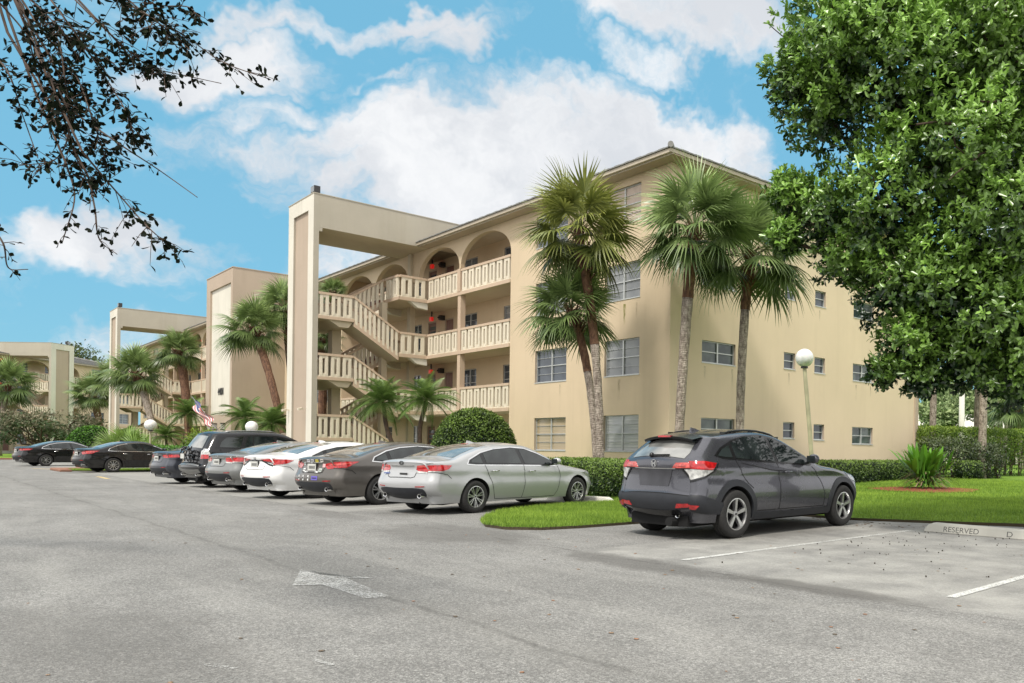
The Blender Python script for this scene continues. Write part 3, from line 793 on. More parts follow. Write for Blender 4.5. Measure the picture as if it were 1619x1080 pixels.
def suv(pm):
    L = 3.1
    K = dict(L=L, w=.96, wr=.37, rim='ten', paint=pm, chrome=False, sill=.30, arch=.42)
    K['shape'] = dict(
        rear=[(-.86, .40), (-.98, .46), (-1.05, .56), (-1.05, .70), (-.97, .78), (-.95, .92), (-.93, 1.12), (-.86, 1.26), (-.72, 1.52), (-.60, 1.70)],
        top=[(-.60, 1.70), (-.45, 1.745), (.1, 1.78), (.9, 1.80), (1.5, 1.76), (2.0, 1.55), (2.55, 1.25), (3.0, 1.16), (3.5, 1.06), (3.78, .96)],
        front=[(3.78, .96), (3.95, .8), (3.98, .6), (3.92, .42), (3.85, .36)],
        belt=(1.20, 1.14), tumble=.36, rc=.20, rf=.34, rt=.09, crownT=.05, crownR=.07, crownF=.2, shoulder=.014, flare=.02)
    K['dlo'] = [(-.55, 1.24), (-.50, 1.40), (-.36, 1.56), (-.1, 1.62), (.7, 1.66), (1.35, 1.63), (1.75, 1.50), (2.3, 1.24), (2.36, 1.19), (1.2, 1.205), (-.2, 1.23)]
    K['windows'] = [[(-.46, 1.26), (-.38, 1.42), (-.22, 1.56), (.28, 1.60), (.14, 1.25)], [(.26, 1.25), (.42, 1.60), (.56, 1.61), (.50, 1.25)], [(.54, 1.25), (.60, 1.61), (1.18, 1.61), (1.24, 1.23)], [(1.36, 1.23), (1.30, 1.60), (1.7, 1.49), (2.22, 1.24)]]
    K['seams'] = [[(.3, 1.22), (.40, .95), (.5, .6), (.5, .4)], [(1.3, 1.2), (1.32, .8), (1.28, .4)], [(2.36, 1.17), (2.45, .9), (2.4, .4)]]
    K['handles'] = [(.55, 1.08), (1.5, 1.07)]; K['handlemat'] = pm
    K['mirror'] = (2.1, 1.24)
    K['head'] = [(.02, .84), (.25, .88), (.55, .98), (.7, .98), (.5, .86), (.2, .78)]
    K['rearglass_mode'] = 'hatch'
    K['rearglass'] = [(-.88, 1.24), (0, 1.24), (.88, 1.24), (.90, 1.62), (0, 1.62), (-.90, 1.62)]
    K['windshield'] = [(1.62, -.86), (1.62, 0), (1.62, .86), (2.48, .90), (2.48, 0), (2.48, -.90)]
    K['tails'] = [('rear', [(.60, .90), (.60, 1.18), (.76, 1.21), (.76, .90)], 2), ('side', [(-.02, .90), (-.02, 1.21), (.16, 1.20), (.26, 1.06), (.28, .90)], 2), ('side', [(.0, .90), (.0, 1.03), (.24, 1.03), (.26, .90)], 0, .013), ('rear', [(.62, .90), (.62, 1.03), (.76, 1.03), (.76, .90)], 0, .013)]
    K['sidebits'] = [('bumper_cladding', 'cladding', [('arc', 'patch', [(-.03, .43), (-.03, .56), (.5, .56), (.62, .50), (.6, .43)], .012, .03)])]
    K['rearbits'] = [('bumper_cladding', 'steel', [('patch', [(-.80, .43), (.80, .43), (.80, .56), (-.80, .56)], .012)]),
                     ('bumper_step', 'steel', [('patch', [(-.78, .70), (.78, .70), (.78, .745), (-.78, .745)], .02)]),
                     ('hatch_gap', 'well', [('strip', [(-.62, .775), (.62, .775)], .014, .006)])]
    K['exhaust'] = [(-.98, -.5, .42, .045), (-.98, .5, .42, .045)]
    return K

def suv_extras(root, S):
    # folded bicycle rack / cluttered carrier on the tailgate, roof rails
    mb = MB()
    for z in (1.14, 1.0, .88):
        mb.tube([(-1.02, .42, z), (-1.07, .2, z + .01), (-1.07, -.2, z), (-1.02, -.42, z - .01)], [.022] * 4, 8)
    for y in (-.3, -.08, .12, .32): mb.tube([(-1.04, y, .82), (-1.10, y + .02, 1.0), (-1.02, y, 1.28)], [.018] * 3, 8)
    for y, z in ((-.2, 1.2), (.05, 1.24), (.25, 1.18), (-.35, 1.08), (.3, .95)): mb.sphere((-1.06, y, z), .05, 8)
    mb.build('bicycle_carrier', M['blacktrim'], root, True, angle=50)
    mb = MB(); mb.box(-1.13, -1.115, -.02, .22, .90, 1.05, 0); mb.box(-1.115, -1.10, -.03, .23, .89, 1.06, 1); mb.build('licence_plate', [M['plate'], M['plateframe']], root)
    for sg in (-1, 1):
        mb = MB(); mb.tube([S.topq(x, sg * .90) + Vector((0, 0, .03 if -.1 < x < 1.3 else .0)) for x in np.linspace(-.2, 1.4, 9)], [.018] * 9, 8); mb.build('roof_rail', M['steel'], root, True)
# ================================================================== APARTMENT BLOCK (local x = -s, y = t)
def wall_holes(mb, plane, pos, u0, u1, z0, z1, holes, depth=.13, mat=0, rev=1):
    """plane 'f': facade at t = pos facing -t; 'e': end wall at s = pos facing -s (dirn +1) ; 'x': end wall facing +s"""
    def P(u, z, d):
        if plane == 'f': return (-u, pos + d, z)
        if plane == 'b': return (-u, pos - d, z)
        if plane == 'e': return (-(pos + d), u, z)
        return (-(pos - d), u, z)
    us = sorted({u0, u1, *[h[0] for h in holes], *[h[1] for h in holes]}); zs = sorted({z0, z1, *[h[2] for h in holes], *[h[3] for h in holes]})
    for i in range(len(us) - 1):
        for j in range(len(zs) - 1):
            uc, zc = (us[i] + us[i + 1]) / 2, (zs[j] + zs[j + 1]) / 2
            if any(h[0] < uc < h[1] and h[2] < zc < h[3] for h in holes): continue
            mb.face([P(us[i], zs[j], 0), P(us[i + 1], zs[j], 0), P(us[i + 1], zs[j + 1], 0), P(us[i], zs[j + 1], 0)], mat)
    for a, b, c, d in holes:
        for (p, q) in (((a, c), (b, c)), ((b, c), (b, d)), ((b, d), (a, d)), ((a, d), (a, c))):
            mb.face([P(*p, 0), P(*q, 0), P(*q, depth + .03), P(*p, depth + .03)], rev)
    return P

def window(parent, P, h, pane, depth=.09, cols=2, rows=1, extra=True):
    a, b, c, d = h; mb = MB()
    def bx(u0, u1, z0, z1, d0, d1):
        p, q = P(u0, z0, d0), P(u1, z1, d1); mb.box(p[0], q[0], p[1], q[1], p[2], q[2])
    fw = .035; f0, f1 = depth - .01, depth + .05
    bx(a + .005, a + fw, c + .005, d - .005, f0, f1); bx(b - fw, b - .005, c + .005, d - .005, f0, f1)
    bx(a + fw, b - fw, c + .005, c + fw, f0, f1); bx(a + fw, b - fw, d - fw, d - .005, f0, f1)
    w = (b - a) / cols
    for i in range(1, cols): bx(a + w * i - .03, a + w * i + .03, c + fw, d - fw, f0 - .004, f1)
    zm = (c + d) / 2
    for i in range(cols):
        u0 = a + w * i + (.03 if i else fw); u1 = a + w * (i + 1) - (.03 if i < cols - 1 else fw)
        bx(u0, u1, zm - .016, zm + .016, f0 + .004, f1)
        if extra:
            for z in ((c + zm) / 2, (d + zm) / 2): bx(u0, u1, z - .006, z + .006, f0 + .018, f1)
    bx(a - .01, b + .01, c - .03, c + .004, -.02, depth + .03)
    fr = mb.build('window', M['frame'], parent)
    g = MB(); g.face([P(a + .02, c + .02, depth + .035), P(b - .02, c + .02, depth + .035), P(b - .02, d - .02, depth + .035), P(a + .02, d - .02, depth + .035)])
    g.build('pane', M[pane], fr)
    return fr

def door(parent, P, h, mat, lite=False):
    a, b, c, d = h; mb = MB()
    def bx(m, u0, u1, z0, z1, d0, d1, k=0):
        p, q = P(u0, z0, d0), P(u1, z1, d1); m.box(p[0], q[0], p[1], q[1], p[2], q[2], k)
    bx(mb, a + .06, b - .06, c, d - .06, .05, .09)
    bx(mb, a, a + .06, c, d, .02, .1, 1); bx(mb, b - .06, b, c, d, .02, .1, 1); bx(mb, a + .06, b - .06, d - .06, d, .02, .1, 1)
    if lite:
        for i in range(7): bx(mb, a + .16, b - .16, c + .25 + i * .24, c + .42 + i * .24, .035, .05, 2)
    else:
        for (u, v) in ((.14, .46), (.54, .86)):
            for (z0, z1) in ((.2, .9), (1.05, 1.9)): bx(mb, a + (b - a) * u, a + (b - a) * v, c + z0, c + z1, .04, .05)
    o = mb.build('door', [M[mat], M['tan'], M['pane_dark']], parent)
    k = MB(); p = P(b - .14, c + 1.0, .01); k.sphere(p, .04, 8); k.build('handle', M['steel'], o, True)
    return o

def railing(parent, p0, p1, h=1.03, zb=0., style='panel', capw=.14, unit=.61):
    """p0, p1: base ends in local coordinates at floor level; may slope"""
    p0, p1 = Vector(p0), Vector(p1); d = p1 - p0; hl = math.hypot(d.x, d.y); n = Vector((d.x / hl, d.y / hl, 0)); sl = d.z / hl
    side = Vector((-n.y, n.x, 0)); mb = MB()
    def pt(u, z, w): return p0 + n * u + side * w + Vector((0, 0, sl * u + z))
    def bx(u0, u1, z0, z1, w, mat=0, w0=0.):
        mb.hexa([pt(u0, z0, w0 - w), pt(u1, z0, w0 - w), pt(u1, z0, w0 + w), pt(u0, z0, w0 + w)], [pt(u0, z1, w0 - w), pt(u1, z1, w0 - w), pt(u1, z1, w0 + w), pt(u0, z1, w0 + w)], mat)
    bx(0, hl, h - .105, h, capw / 2, 1)
    zt = h - .107; zo = zb
    if style == 'panel':
        k = max(1, round(hl / unit)); w = hl / k; g = w * .26
        for i in range(k):
            a, b = i * w + g / 2, (i + 1) * w - g / 2; m = (b - a) * .36
            bx(a, a + m, zo, zt, .045); bx(b - m, b, zo, zt, .045)
            bx(a + m, b - m, zo, zo + .15, .040); bx(a + m, b - m, zt - .12, zt, .040)
            bx(a + .02, a + m - .02, zo + .06, zt - .06, .052)
            bx(b - m + .02, b - .02, zo + .06, zt - .06, .052)
        bx(0, hl, zo + .0, zo + .05, .02)
    else:
        k = max(1, round(hl / .215)); w = hl / k
        for i in range(k):
            u = (i + .5) * w; bx(u - .052, u + .052, zo - (.12 if sl else 0), zt, .045)
    return mb.build('railing', [M['railcream'], M['pink']], parent)

def make_block():
    root = empty('apartment_building', (C0[0], C0[1], 0), BLOCK_ANG)
    LEN, DEP, TOP = 38.0, 15.5, 11.05
    FZ = [.36, 3.07, 5.78, 8.49]
    WM = MB()
    # facade wings
    pal = ['pane_brown', 'pane_dark', 'pane_mid', 'pane_pale']
    for (a, b, ws) in ((0, 10.06, ((1.58, 3.56), (5.95, 8.13))), (28.34, LEN, ((30.27, 32.45), (34.84, 36.6)))):
        holes = [(w0, w1, z + .92, z + 2.21) for w0, w1 in ws for z in FZ]
        P = wall_holes(WM, 'f', 0., a, b, 0, TOP, holes, .13)
        for i, h in enumerate(holes):
            k = i % 4
            m = ('pane_pale', 'pane_mid', 'pane_mid', 'shutter_pink')[k] if i < 4 else ('pane_tan', 'pane_dark', 'pane_mid', 'pane_dark')[k]
            window(root, P, h, m)
    # end walls
    for (pl, pos) in (('e', 0.), ('x', LEN)):
        holes = []
        for z in FZ: holes += [(1.50, 3.20, z + (1.36 if z > 1 else 1.36), z + 2.13), (5.93, 6.62, z + 1.50, z + 2.13), (7.84, 8.54, z + 1.48, z + 2.11), (10.5, 12.05, z + 1.35, z + 2.08)]
        P = wall_holes(WM, pl, pos, 0, DEP, 0, TOP, holes, .13, 2)
        for i, h in enumerate(holes): window(root, P, h, ('pane_vert', 'pane_dark', 'pane_dark', 'pane_vert')[i % 4], cols=2 if h[1] - h[0] > 1 else 1, extra=False)
    wall_holes(WM, 'b', DEP, 0, LEN, 0, TOP, [])
    # corridor back wall
    ops = []
    for z in FZ:
        for (a, b, k) in ((12.0, 13.3, 'w'), (15.75, 17.1, 'w'), (18.1, 19.0, 'd1'), (19.95, 20.85, 'd2'), (21.6, 22.6, 'w'), (25.1, 26.4, 'w'), (10.7, 11.5, 'd2'), (27.0, 27.8, 'd1')):
            ops.append(((a, b, z + (.78 if k == 'w' else .02), z + 2.13), k))
    P = wall_holes(WM, 'f', 1.6, 10.06, 28.34, 0, TOP, [o[0] for o in ops], .1)
    for i, (h, k) in enumerate(ops):
        if k == 'w': window(root, P, h, ('pane_dark', 'pane_mid', 'pane_dark')[i % 3], .05)
        else: door(root, P, h, 'door_brown', k == 'd2')
    # returns of the corridor
    WM.face([(-10.06, 0, 0), (-10.06, 1.6, 0), (-10.06, 1.6, TOP), (-10.06, 0, TOP)]); WM.face([(-28.34, 0, 0), (-28.34, 1.6, 0), (-28.34, 1.6, TOP), (-28.34, 0, TOP)])
    WM.build('wall', [M['wall'], M['tan'], M['wall_side']], root)
    # string line of the floors, scored in the render
    # arches
    AR = MB(); zt = TOP; zc = 9.56
    spans = [(10.06, 14.40), (14.50, 18.60), (19.80, 23.90), (24.0, 28.34)]
    us = [(10.06, 28.34)]
    def arch_face(t, flip):
        for a, b in spans:
            n = 26; c, hw = (a + b) / 2, (b - a) / 2
            pr = [(c - hw * math.cos(math.pi * i / n), zc + .02 + 1.26 * abs(math.sin(math.pi * i / n)) ** .9) for i in range(n + 1)]
            for i in range(n):
                q = [(-pr[i][0], t, pr[i][1]), (-pr[i + 1][0], t, pr[i + 1][1]), (-pr[i + 1][0], t, zt), (-pr[i][0], t, zt)]
                AR.face(q[::-1] if flip else q)
        for a, b in ((14.40, 14.50), (18.60, 19.80), (23.90, 24.0)):
            AR.face([(-a, t, zc), (-b, t, zc), (-b, t, zt), (-a, t, zt)])
    arch_face(0.003, False); arch_face(.22, True)
    for a, b in spans:
        n = 26; c, hw = (a + b) / 2, (b - a) / 2
        pr = [(c - hw * math.cos(math.pi * i / n), zc + .02 + 1.26 * abs(math.sin(math.pi * i / n)) ** .9) for i in range(n + 1)]
        for i in range(n): AR.face([(-pr[i][0], .003, pr[i][1]), (-pr[i][0], .22, pr[i][1]), (-pr[i + 1][0], .22, pr[i + 1][1]), (-pr[i + 1][0], .003, pr[i + 1][1])], 0)
    for a, b in ((14.40, 14.50), (18.60, 19.80), (23.90, 24.0)): AR.face([(-a, .003, zc), (-b, .003, zc), (-b, .22, zc), (-a, .22, zc)])
    AR.build('arcade', [M['wall']], root)
    # corridor ceiling of the top floor
    mb = MB(); mb.st(10.06, 28.34, .22, 1.6, 11.0, 11.04); mb.build('ceiling', M['soffit'], root)
    # slabs
    for z in FZ[1:]:
        mb = MB(); mb.st(10.065, 28.335, -.03, 1.6, z - .15, z, 0)
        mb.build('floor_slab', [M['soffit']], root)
        mb = MB(); mb.st(10.07, 28.33, -.05, -.03, z - .16, z - .01); mb.build('slab_edge', M['pink'], root)
    mb = MB(); mb.st(9.9, 28.5, -.3, 1.6, .0, .36); mb.build('floor_slab', M['concrete'], root)
    # columns
    for a in (14.31, 23.83):
        for k in range(3):
            mb = MB(); z0, z1 = ([.2] + FZ[1:])[k], FZ[k + 1] - .15
            mb.st(a, a + .27, -.02, .22, z0 if k == 0 else z0, z1); mb.build('column', M['pink'], root)
        mb = MB(); mb.st(a, a + .27, -.06, .22, FZ[3], 9.54); mb.build('column', M['pink'], root)
    # balcony railings
    for z in FZ[1:]:
        for a, b in ((10.08, 14.30), (14.60, 17.60), (20.8, 23.82), (24.12, 28.32)):
            railing(root, (-a, .04, z), (-b, .04, z), 1.03)
    # ---- portal
    S0, S1, TP = 17.59, 20.79, -5.29
    mb = MB(); pb0, pb1, pz = 18.25, 20.11, 11.82
    def PF(u, z, d=0): return (-u, TP + d, z)
    for (a, b, c, d) in ((S0, pb0, 0, 12.46), (pb1, S1, 0, 12.46), (pb0, pb1, pz, 12.46)):
        mb.face([PF(a, c), PF(b, c), PF(b, d), PF(a, d)], 0)
    for (p, q) in (((pb0, 0), (pb0, pz)), ((pb0, pz), (pb1, pz)), ((pb1, pz), (pb1, 0))): mb.face([PF(*p), PF(*q), PF(*q, .09), PF(*p, .09)], 2)
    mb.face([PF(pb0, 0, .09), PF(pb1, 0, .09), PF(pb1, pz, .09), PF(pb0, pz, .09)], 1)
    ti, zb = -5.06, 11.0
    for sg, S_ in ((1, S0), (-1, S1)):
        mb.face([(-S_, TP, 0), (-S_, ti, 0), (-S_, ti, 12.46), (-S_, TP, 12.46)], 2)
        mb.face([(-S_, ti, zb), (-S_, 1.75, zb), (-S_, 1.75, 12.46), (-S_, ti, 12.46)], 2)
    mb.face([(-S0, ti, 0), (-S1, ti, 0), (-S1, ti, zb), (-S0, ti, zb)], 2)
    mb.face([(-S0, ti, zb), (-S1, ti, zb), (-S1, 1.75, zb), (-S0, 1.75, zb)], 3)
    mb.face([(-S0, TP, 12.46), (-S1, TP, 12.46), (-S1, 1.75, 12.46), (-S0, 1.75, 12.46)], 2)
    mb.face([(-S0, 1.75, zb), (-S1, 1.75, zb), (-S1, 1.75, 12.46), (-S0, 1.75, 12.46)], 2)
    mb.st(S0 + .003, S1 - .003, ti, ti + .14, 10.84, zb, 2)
    mb.build('stair_portal', [M['cream'], M['tan'], M['beamside'], M['soffit']], root)
    # parapet line on the beam
    mb = MB(); mb.st(S0 - .02, S1 + .02, TP - .02, 1.77, 12.46, 12.50); mb.build('coping', M['beamside'], root)
    # ---- stairs
    LZ = [1.715, 4.425, 7.135]
    for z in FZ[1:]:
        mb = MB(); mb.st(17.6, 20.8, -1.42, -.05, z - .15, z, 0); mb.st(17.58, 17.6, -1.44, -.05, z - .16, z - .01, 1); mb.st(17.58, 20.8, -1.44, -1.42, z - .16, z - .01, 1)
        # tapering cantilever beams
        for s_ in (17.62, 20.5):
            mb.hexa([(-s_ - .28, -.9, z - .15), (-s_, -.9, z - .15), (-s_, .0, z - .15), (-s_ - .28, .0, z - .15)], [(-s_ - .28, -.5, z - .42), (-s_, -.5, z - .42), (-s_, .0, z - .48), (-s_ - .28, .0, z - .48)], 2)
        mb.build('landing', [M['soffit'], M['pink'], M['cream']], root)
        railing(root, (-17.64, -.06, z), (-17.64, -1.38, z), 1.03, unit=.66)
        railing(root, (-20.76, -.06, z), (-20.76, -1.38, z), 1.03, unit=.66)
    railing(root, (-17.7, -1.38, FZ[3]), (-19.15, -1.38, FZ[3]), 1.03, unit=.66)
    for k, z in enumerate(LZ):
        mb = MB(); mb.st(17.6, 20.8, -5.06, -3.5, z - .13, z, 0); mb.st(17.58, 17.6, -5.06, -3.5, z - .14, z - .01, 1)
        mb.hexa([(-20.7, -4.6, z - .13), (-17.7, -4.6, z - .13), (-17.7, -3.5, z - .13), (-20.7, -3.5, z - .13)], [(-20.7, -4.1, z - .42), (-17.7, -4.1, z - .42), (-17.7, -3.7, z - .42), (-20.7, -3.7, z - .42)], 0)
        mb.build('landing', [M['soffit'], M['pink']], root)
        railing(root, (-17.64, -5.04, z), (-17.64, -3.52, z), 1.04, unit=.5)
        railing(root, (-20.76, -5.04, z), (-20.76, -3.52, z), 1.04, unit=.5)
        # lower flight (near), upper flight (far)
        zl = FZ[k]
        for (s0, s1, za, zb_, nm) in ((17.6, 19.1, z, zl, 'n'), (19.3, 20.8, z, FZ[k + 1], 'f')):
            mb = MB(); n = 8; ta, tb = -3.5, -1.42; dz = zb_ - za
            for i in range(n):
                t0, t1 = ta + (tb - ta) * i / n, ta + (tb - ta) * (i + 1) / n
                zz = za + dz * ((i + 1) / n if dz > 0 else (i + 1) / n)
                zlow = za + dz * (i + .5) / n - .02
                mb.st(s0 + .05, s1 - .05, t0, t1, zlow - .1, max(zz, zlow) + .0, 1)
            def SP(s_, t_): return (-s_, t_, za + dz * (t_ - ta) / (tb - ta))
            for (a, b, m) in ((s0, s0 + .06, 2), (s1 - .06, s1, 2)):
                bt = [Vector(SP(a, ta)) + Vector((0, 0, -.34)), Vector(SP(b, ta)) + Vector((0, 0, -.34)), Vector(SP(b, tb)) + Vector((0, 0, -.34)), Vector(SP(a, tb)) + Vector((0, 0, -.34))]
                mb.hexa(bt, [v + Vector((0, 0, .33)) for v in bt], m)
            bt = [Vector(SP(s0 + .06, ta)) + Vector((0, 0, -.33)), Vector(SP(s1 - .06, ta)) + Vector((0, 0, -.33)), Vector(SP(s1 - .06, tb)) + Vector((0, 0, -.33)), Vector(SP(s0 + .06, tb)) + Vector((0, 0, -.33))]
            mb.hexa(bt, [v + Vector((0, 0, .20)) for v in bt], 0)
            mb.build('stair_flight', [M['soffit'], M['door_brown'], M['pink']], root)
            for s_ in (s0 + .04, s1 - .04):
                railing(root, SP(s_, ta), SP(s_, tb), 1.04, -.06, 'bar')
    for (s0, s1, t0, t1, z1) in ((18.95, 19.45, -3.95, -3.55, 7.0), (19.3, 19.6, -.12, .16, 11.0), (18.8, 19.15, -1.72, -1.46, 9.4)):
        mb = MB(); mb.st(s0, s1, t0, t1, 0, z1 if z1 < 9 or z1 > 10 else 8.3); mb.build('column', M['soffit'], root)
    # ---- roof and gutter
    ov = .62
    for (a, b) in ((-ov, S0), (S1, LEN + ov)):
        mb = MB()
        mb.st(a, b, -ov + .1, -ov + .12, 10.98, 11.16)                      # fascia
        mb.st(a, b, -ov, -ov + .1, 11.03, 11.155)                           # gutter
        mb.build('gutter', M['fascia'], root, bevel=0)
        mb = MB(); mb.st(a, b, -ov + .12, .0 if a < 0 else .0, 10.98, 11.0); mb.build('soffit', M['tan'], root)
    for (s0, s1) in ((-ov, -ov + .1), (LEN + ov - .1, LEN + ov)):
        mb = MB(); mb.st(s0, s1, -ov + .12, DEP + ov, 11.03, 11.155)
        if s0 < 0: mb.st(s0 + .1, s0 + .12, -ov + .12, DEP + ov, 10.98, 11.16); mb.st(s0 + .12, 0, 0.0, DEP + ov, 10.98, 11.0)
        mb.build('gutter', M['fascia'], root)
    mb = MB(); e = 11.16; rz = e + (DEP / 2 + ov) * math.tan(R(13)); o2 = ov + .03
    A = [(o2, -o2), (-LEN - o2, -o2), (-LEN - o2, DEP + o2), (o2, DEP + o2)]
    rg = [(-DEP / 2, DEP / 2), (-LEN + DEP / 2, DEP / 2)]
    def course(n=26):
        V = []; 
        for i in range(n + 1):
            k = i / n
            ring = [(A[j][0] * (1 - k) + rg[0 if j in (0, 3) else 1][0] * k, A[j][1] * (1 - k) + rg[0][1] * k) for j in range(4)]
            V.append((ring, e + (rz - e) * k))
        for i in range(n):
            (r0, z0), (r1, z1) = V[i], V[i + 1]
            for j in range(4):
                a, b, c, d = r0[j], r0[(j + 1) % 4], r1[(j + 1) % 4], r1[j]
                mb.face([(*a, z0 + .05), (*b, z0 + .05), (*c, z1 + .012), (*d, z1 + .012)]); mb.face([(*a, z0), (*b, z0), (*b, z0 + .05), (*a, z0 + .05)])
    course(); mb.build('roof', M['rooftile'], root)
    # tile ends along the front and the near end, ridge cap at the corner
    k = 0
    for a_, b_ in ((-ov, S0 - .05), (S1 + .05, LEN + ov)):
        mb = MB(); s_ = a_
        while s_ < b_ - .1: mb.st(s_ + .005, s_ + .285, -ov - .045, -ov + .14, 11.165, 11.205 + .012 * (k % 2)); s_ += .29; k += 1
        mb.build('tile_edge', M['rooftile'], root)
    mb = MB()
    t_ = -ov + .2
    while t_ < DEP + ov: mb.box(ov - .14, ov + .045, t_, t_ + .26, 11.165, 11.205 + .012 * (k % 2)); t_ += .29; k += 1
    mb.build('tile_edge', M['rooftile'], root)
    mb = MB(); mb.tube([(ov + .06, -ov - .06, 11.24), (ov - .5, -ov + .5, 11.32), (-DEP / 2, DEP / 2, rz + .08)], [.10, .12, .12], 8); mb.tube([(-DEP / 2, DEP / 2, rz + .06), (-LEN + DEP / 2, DEP / 2, rz + .06)], [.12, .12], 8)
    mb.build('ridge_tiles', M['rooftile'], root, True, angle=50)
    # downpipe at the back corner of the end wall
    mb = MB(); mb.box(-.02, .06, DEP - .02, DEP + .26, 0, 10.98); mb.build('corner_pilaster', M['tan'], root)
    # exit lamps
    for z in FZ[1:]:
        mb = MB(); mb.st(19.6, 19.82, 1.15, 1.28, z + 2.06, z + 2.26, 0); mb.st(19.66, 19.74, 1.2, 1.25, z + 2.30, z + 2.55, 1); mb.build('exit_lamp', [M['exitred'], M['dark']], root)
        mb = MB(); mb.st(19.0, 19.22, 1.35, 1.6, z + 2.08, z + 2.32, 0); mb.sphere((-19.04, 1.33, z + 2.2), .055, 8); mb.sphere((-19.18, 1.33, z + 2.2), .055, 8); mb.build('emergency_lamp', M['dark'], root, True, angle=40)
    # floodlight on the portal
    mb = MB(); mb.st(17.95, 18.4, -5.15, -4.9, 12.62, 12.92); mb.st(17.98, 18.37, -5.17, -5.15, 12.65, 12.89, 1); mb.st(18.14, 18.2, -5.08, -5.02, 12.5, 12.64); mb.build('floodlight', [M['dark'], M['steel']], root)
    for s_ in (18.4, 20.45):
        mb = MB(); mb.bar((-s_, -5.22 if s_ < 19 else -5.29, 3.0), (-s_, -5.5, 2.98), .07, .05); mb.bar((-s_, -5.4, 3.0), (-s_ + .12, -5.62, 2.95), .09, .09); mb.build('security_camera', M['railcream'], root)
    return root
t = NT('exit_lamp_red'); M['exitred'] = t.set(color=(.5, .02, .02), rough=.3, emit=(1., .03, .02), emits=.35)

def streaks(root):
    for (u, z, w_, h_, m) in ((2.35, 6.52, .14, .75, 'streak_green'), (1.7, 6.5, .10, .6, 'streak_grey'), (2.6, 3.85, .16, .8, 'streak_grey'), (6.3, 3.85, .1, .5, 'streak_grey'), (7.6, 6.5, .12, .6, 'streak_grey'), (6.9, 9.2, .12, .7, 'streak_grey')):
        mb = MB(); mb.face([(-u - w_, -.004, z - h_), (-u, -.004, z - h_), (-u, -.004, z), (-u - w_, -.004, z)]); mb.build('water_stain', M[m], root)
    for (t_, z, w_, h_) in ((1.6, 4.3, .12, .5), (3.0, 4.3, .1, .7), (6.2, 4.4, .1, .5), (10.7, 4.25, .12, .7), (11.8, 4.25, .1, .5), (8.1, 7.1, .1, .5), (2.2, 7.0, .14, .8)):
        mb = MB(); mb.face([(.004, t_, z - h_), (.004, t_ + w_, z - h_), (.004, t_ + w_, z), (.004, t_, z)]); mb.build('water_stain', M['streak_grey'], root)

def stain_mat(name, col, amt):
    t = NT(name); c = t.coord('Object'); g_ = t.coord('Generated'); sp = t.add('ShaderNodeSeparateXYZ'); t.link(g_, sp.inputs[0])
    sid = t.math('SUBTRACT', 1., t.math('MULTIPLY', t.math('ABSOLUTE', t.math('SUBTRACT', t.math('MAXIMUM', sp.outputs[0], sp.outputs[1]), .5)), 2.), True)
    f = t.math('MULTIPLY', t.math('MULTIPLY', sid, sp.outputs[2]), t.ramp(t.noise(t.mapping(c, (1, 1, .2)), 16, 4, .7), [(.35, 0.), (.65, 1.)]))
    tr = t.add('ShaderNodeBsdfTransparent'); mx = t.add('ShaderNodeMixShader'); t.link(t.math('MULTIPLY', f, amt, True), mx.inputs[0]); t.set(color=col, rough=.9, spec=.1)
    t.link(tr.outputs[0], mx.inputs[1]); t.link(t.b.outputs[0], mx.inputs[2]); t.link(mx.outputs[0], t.n['Material Output'].inputs[0]); return t.m
M['streak_green'] = stain_mat('algae_streak', (.22, .24, .04), 1.6); M['streak_grey'] = stain_mat('rain_streak', (.30, .25, .17), .5)

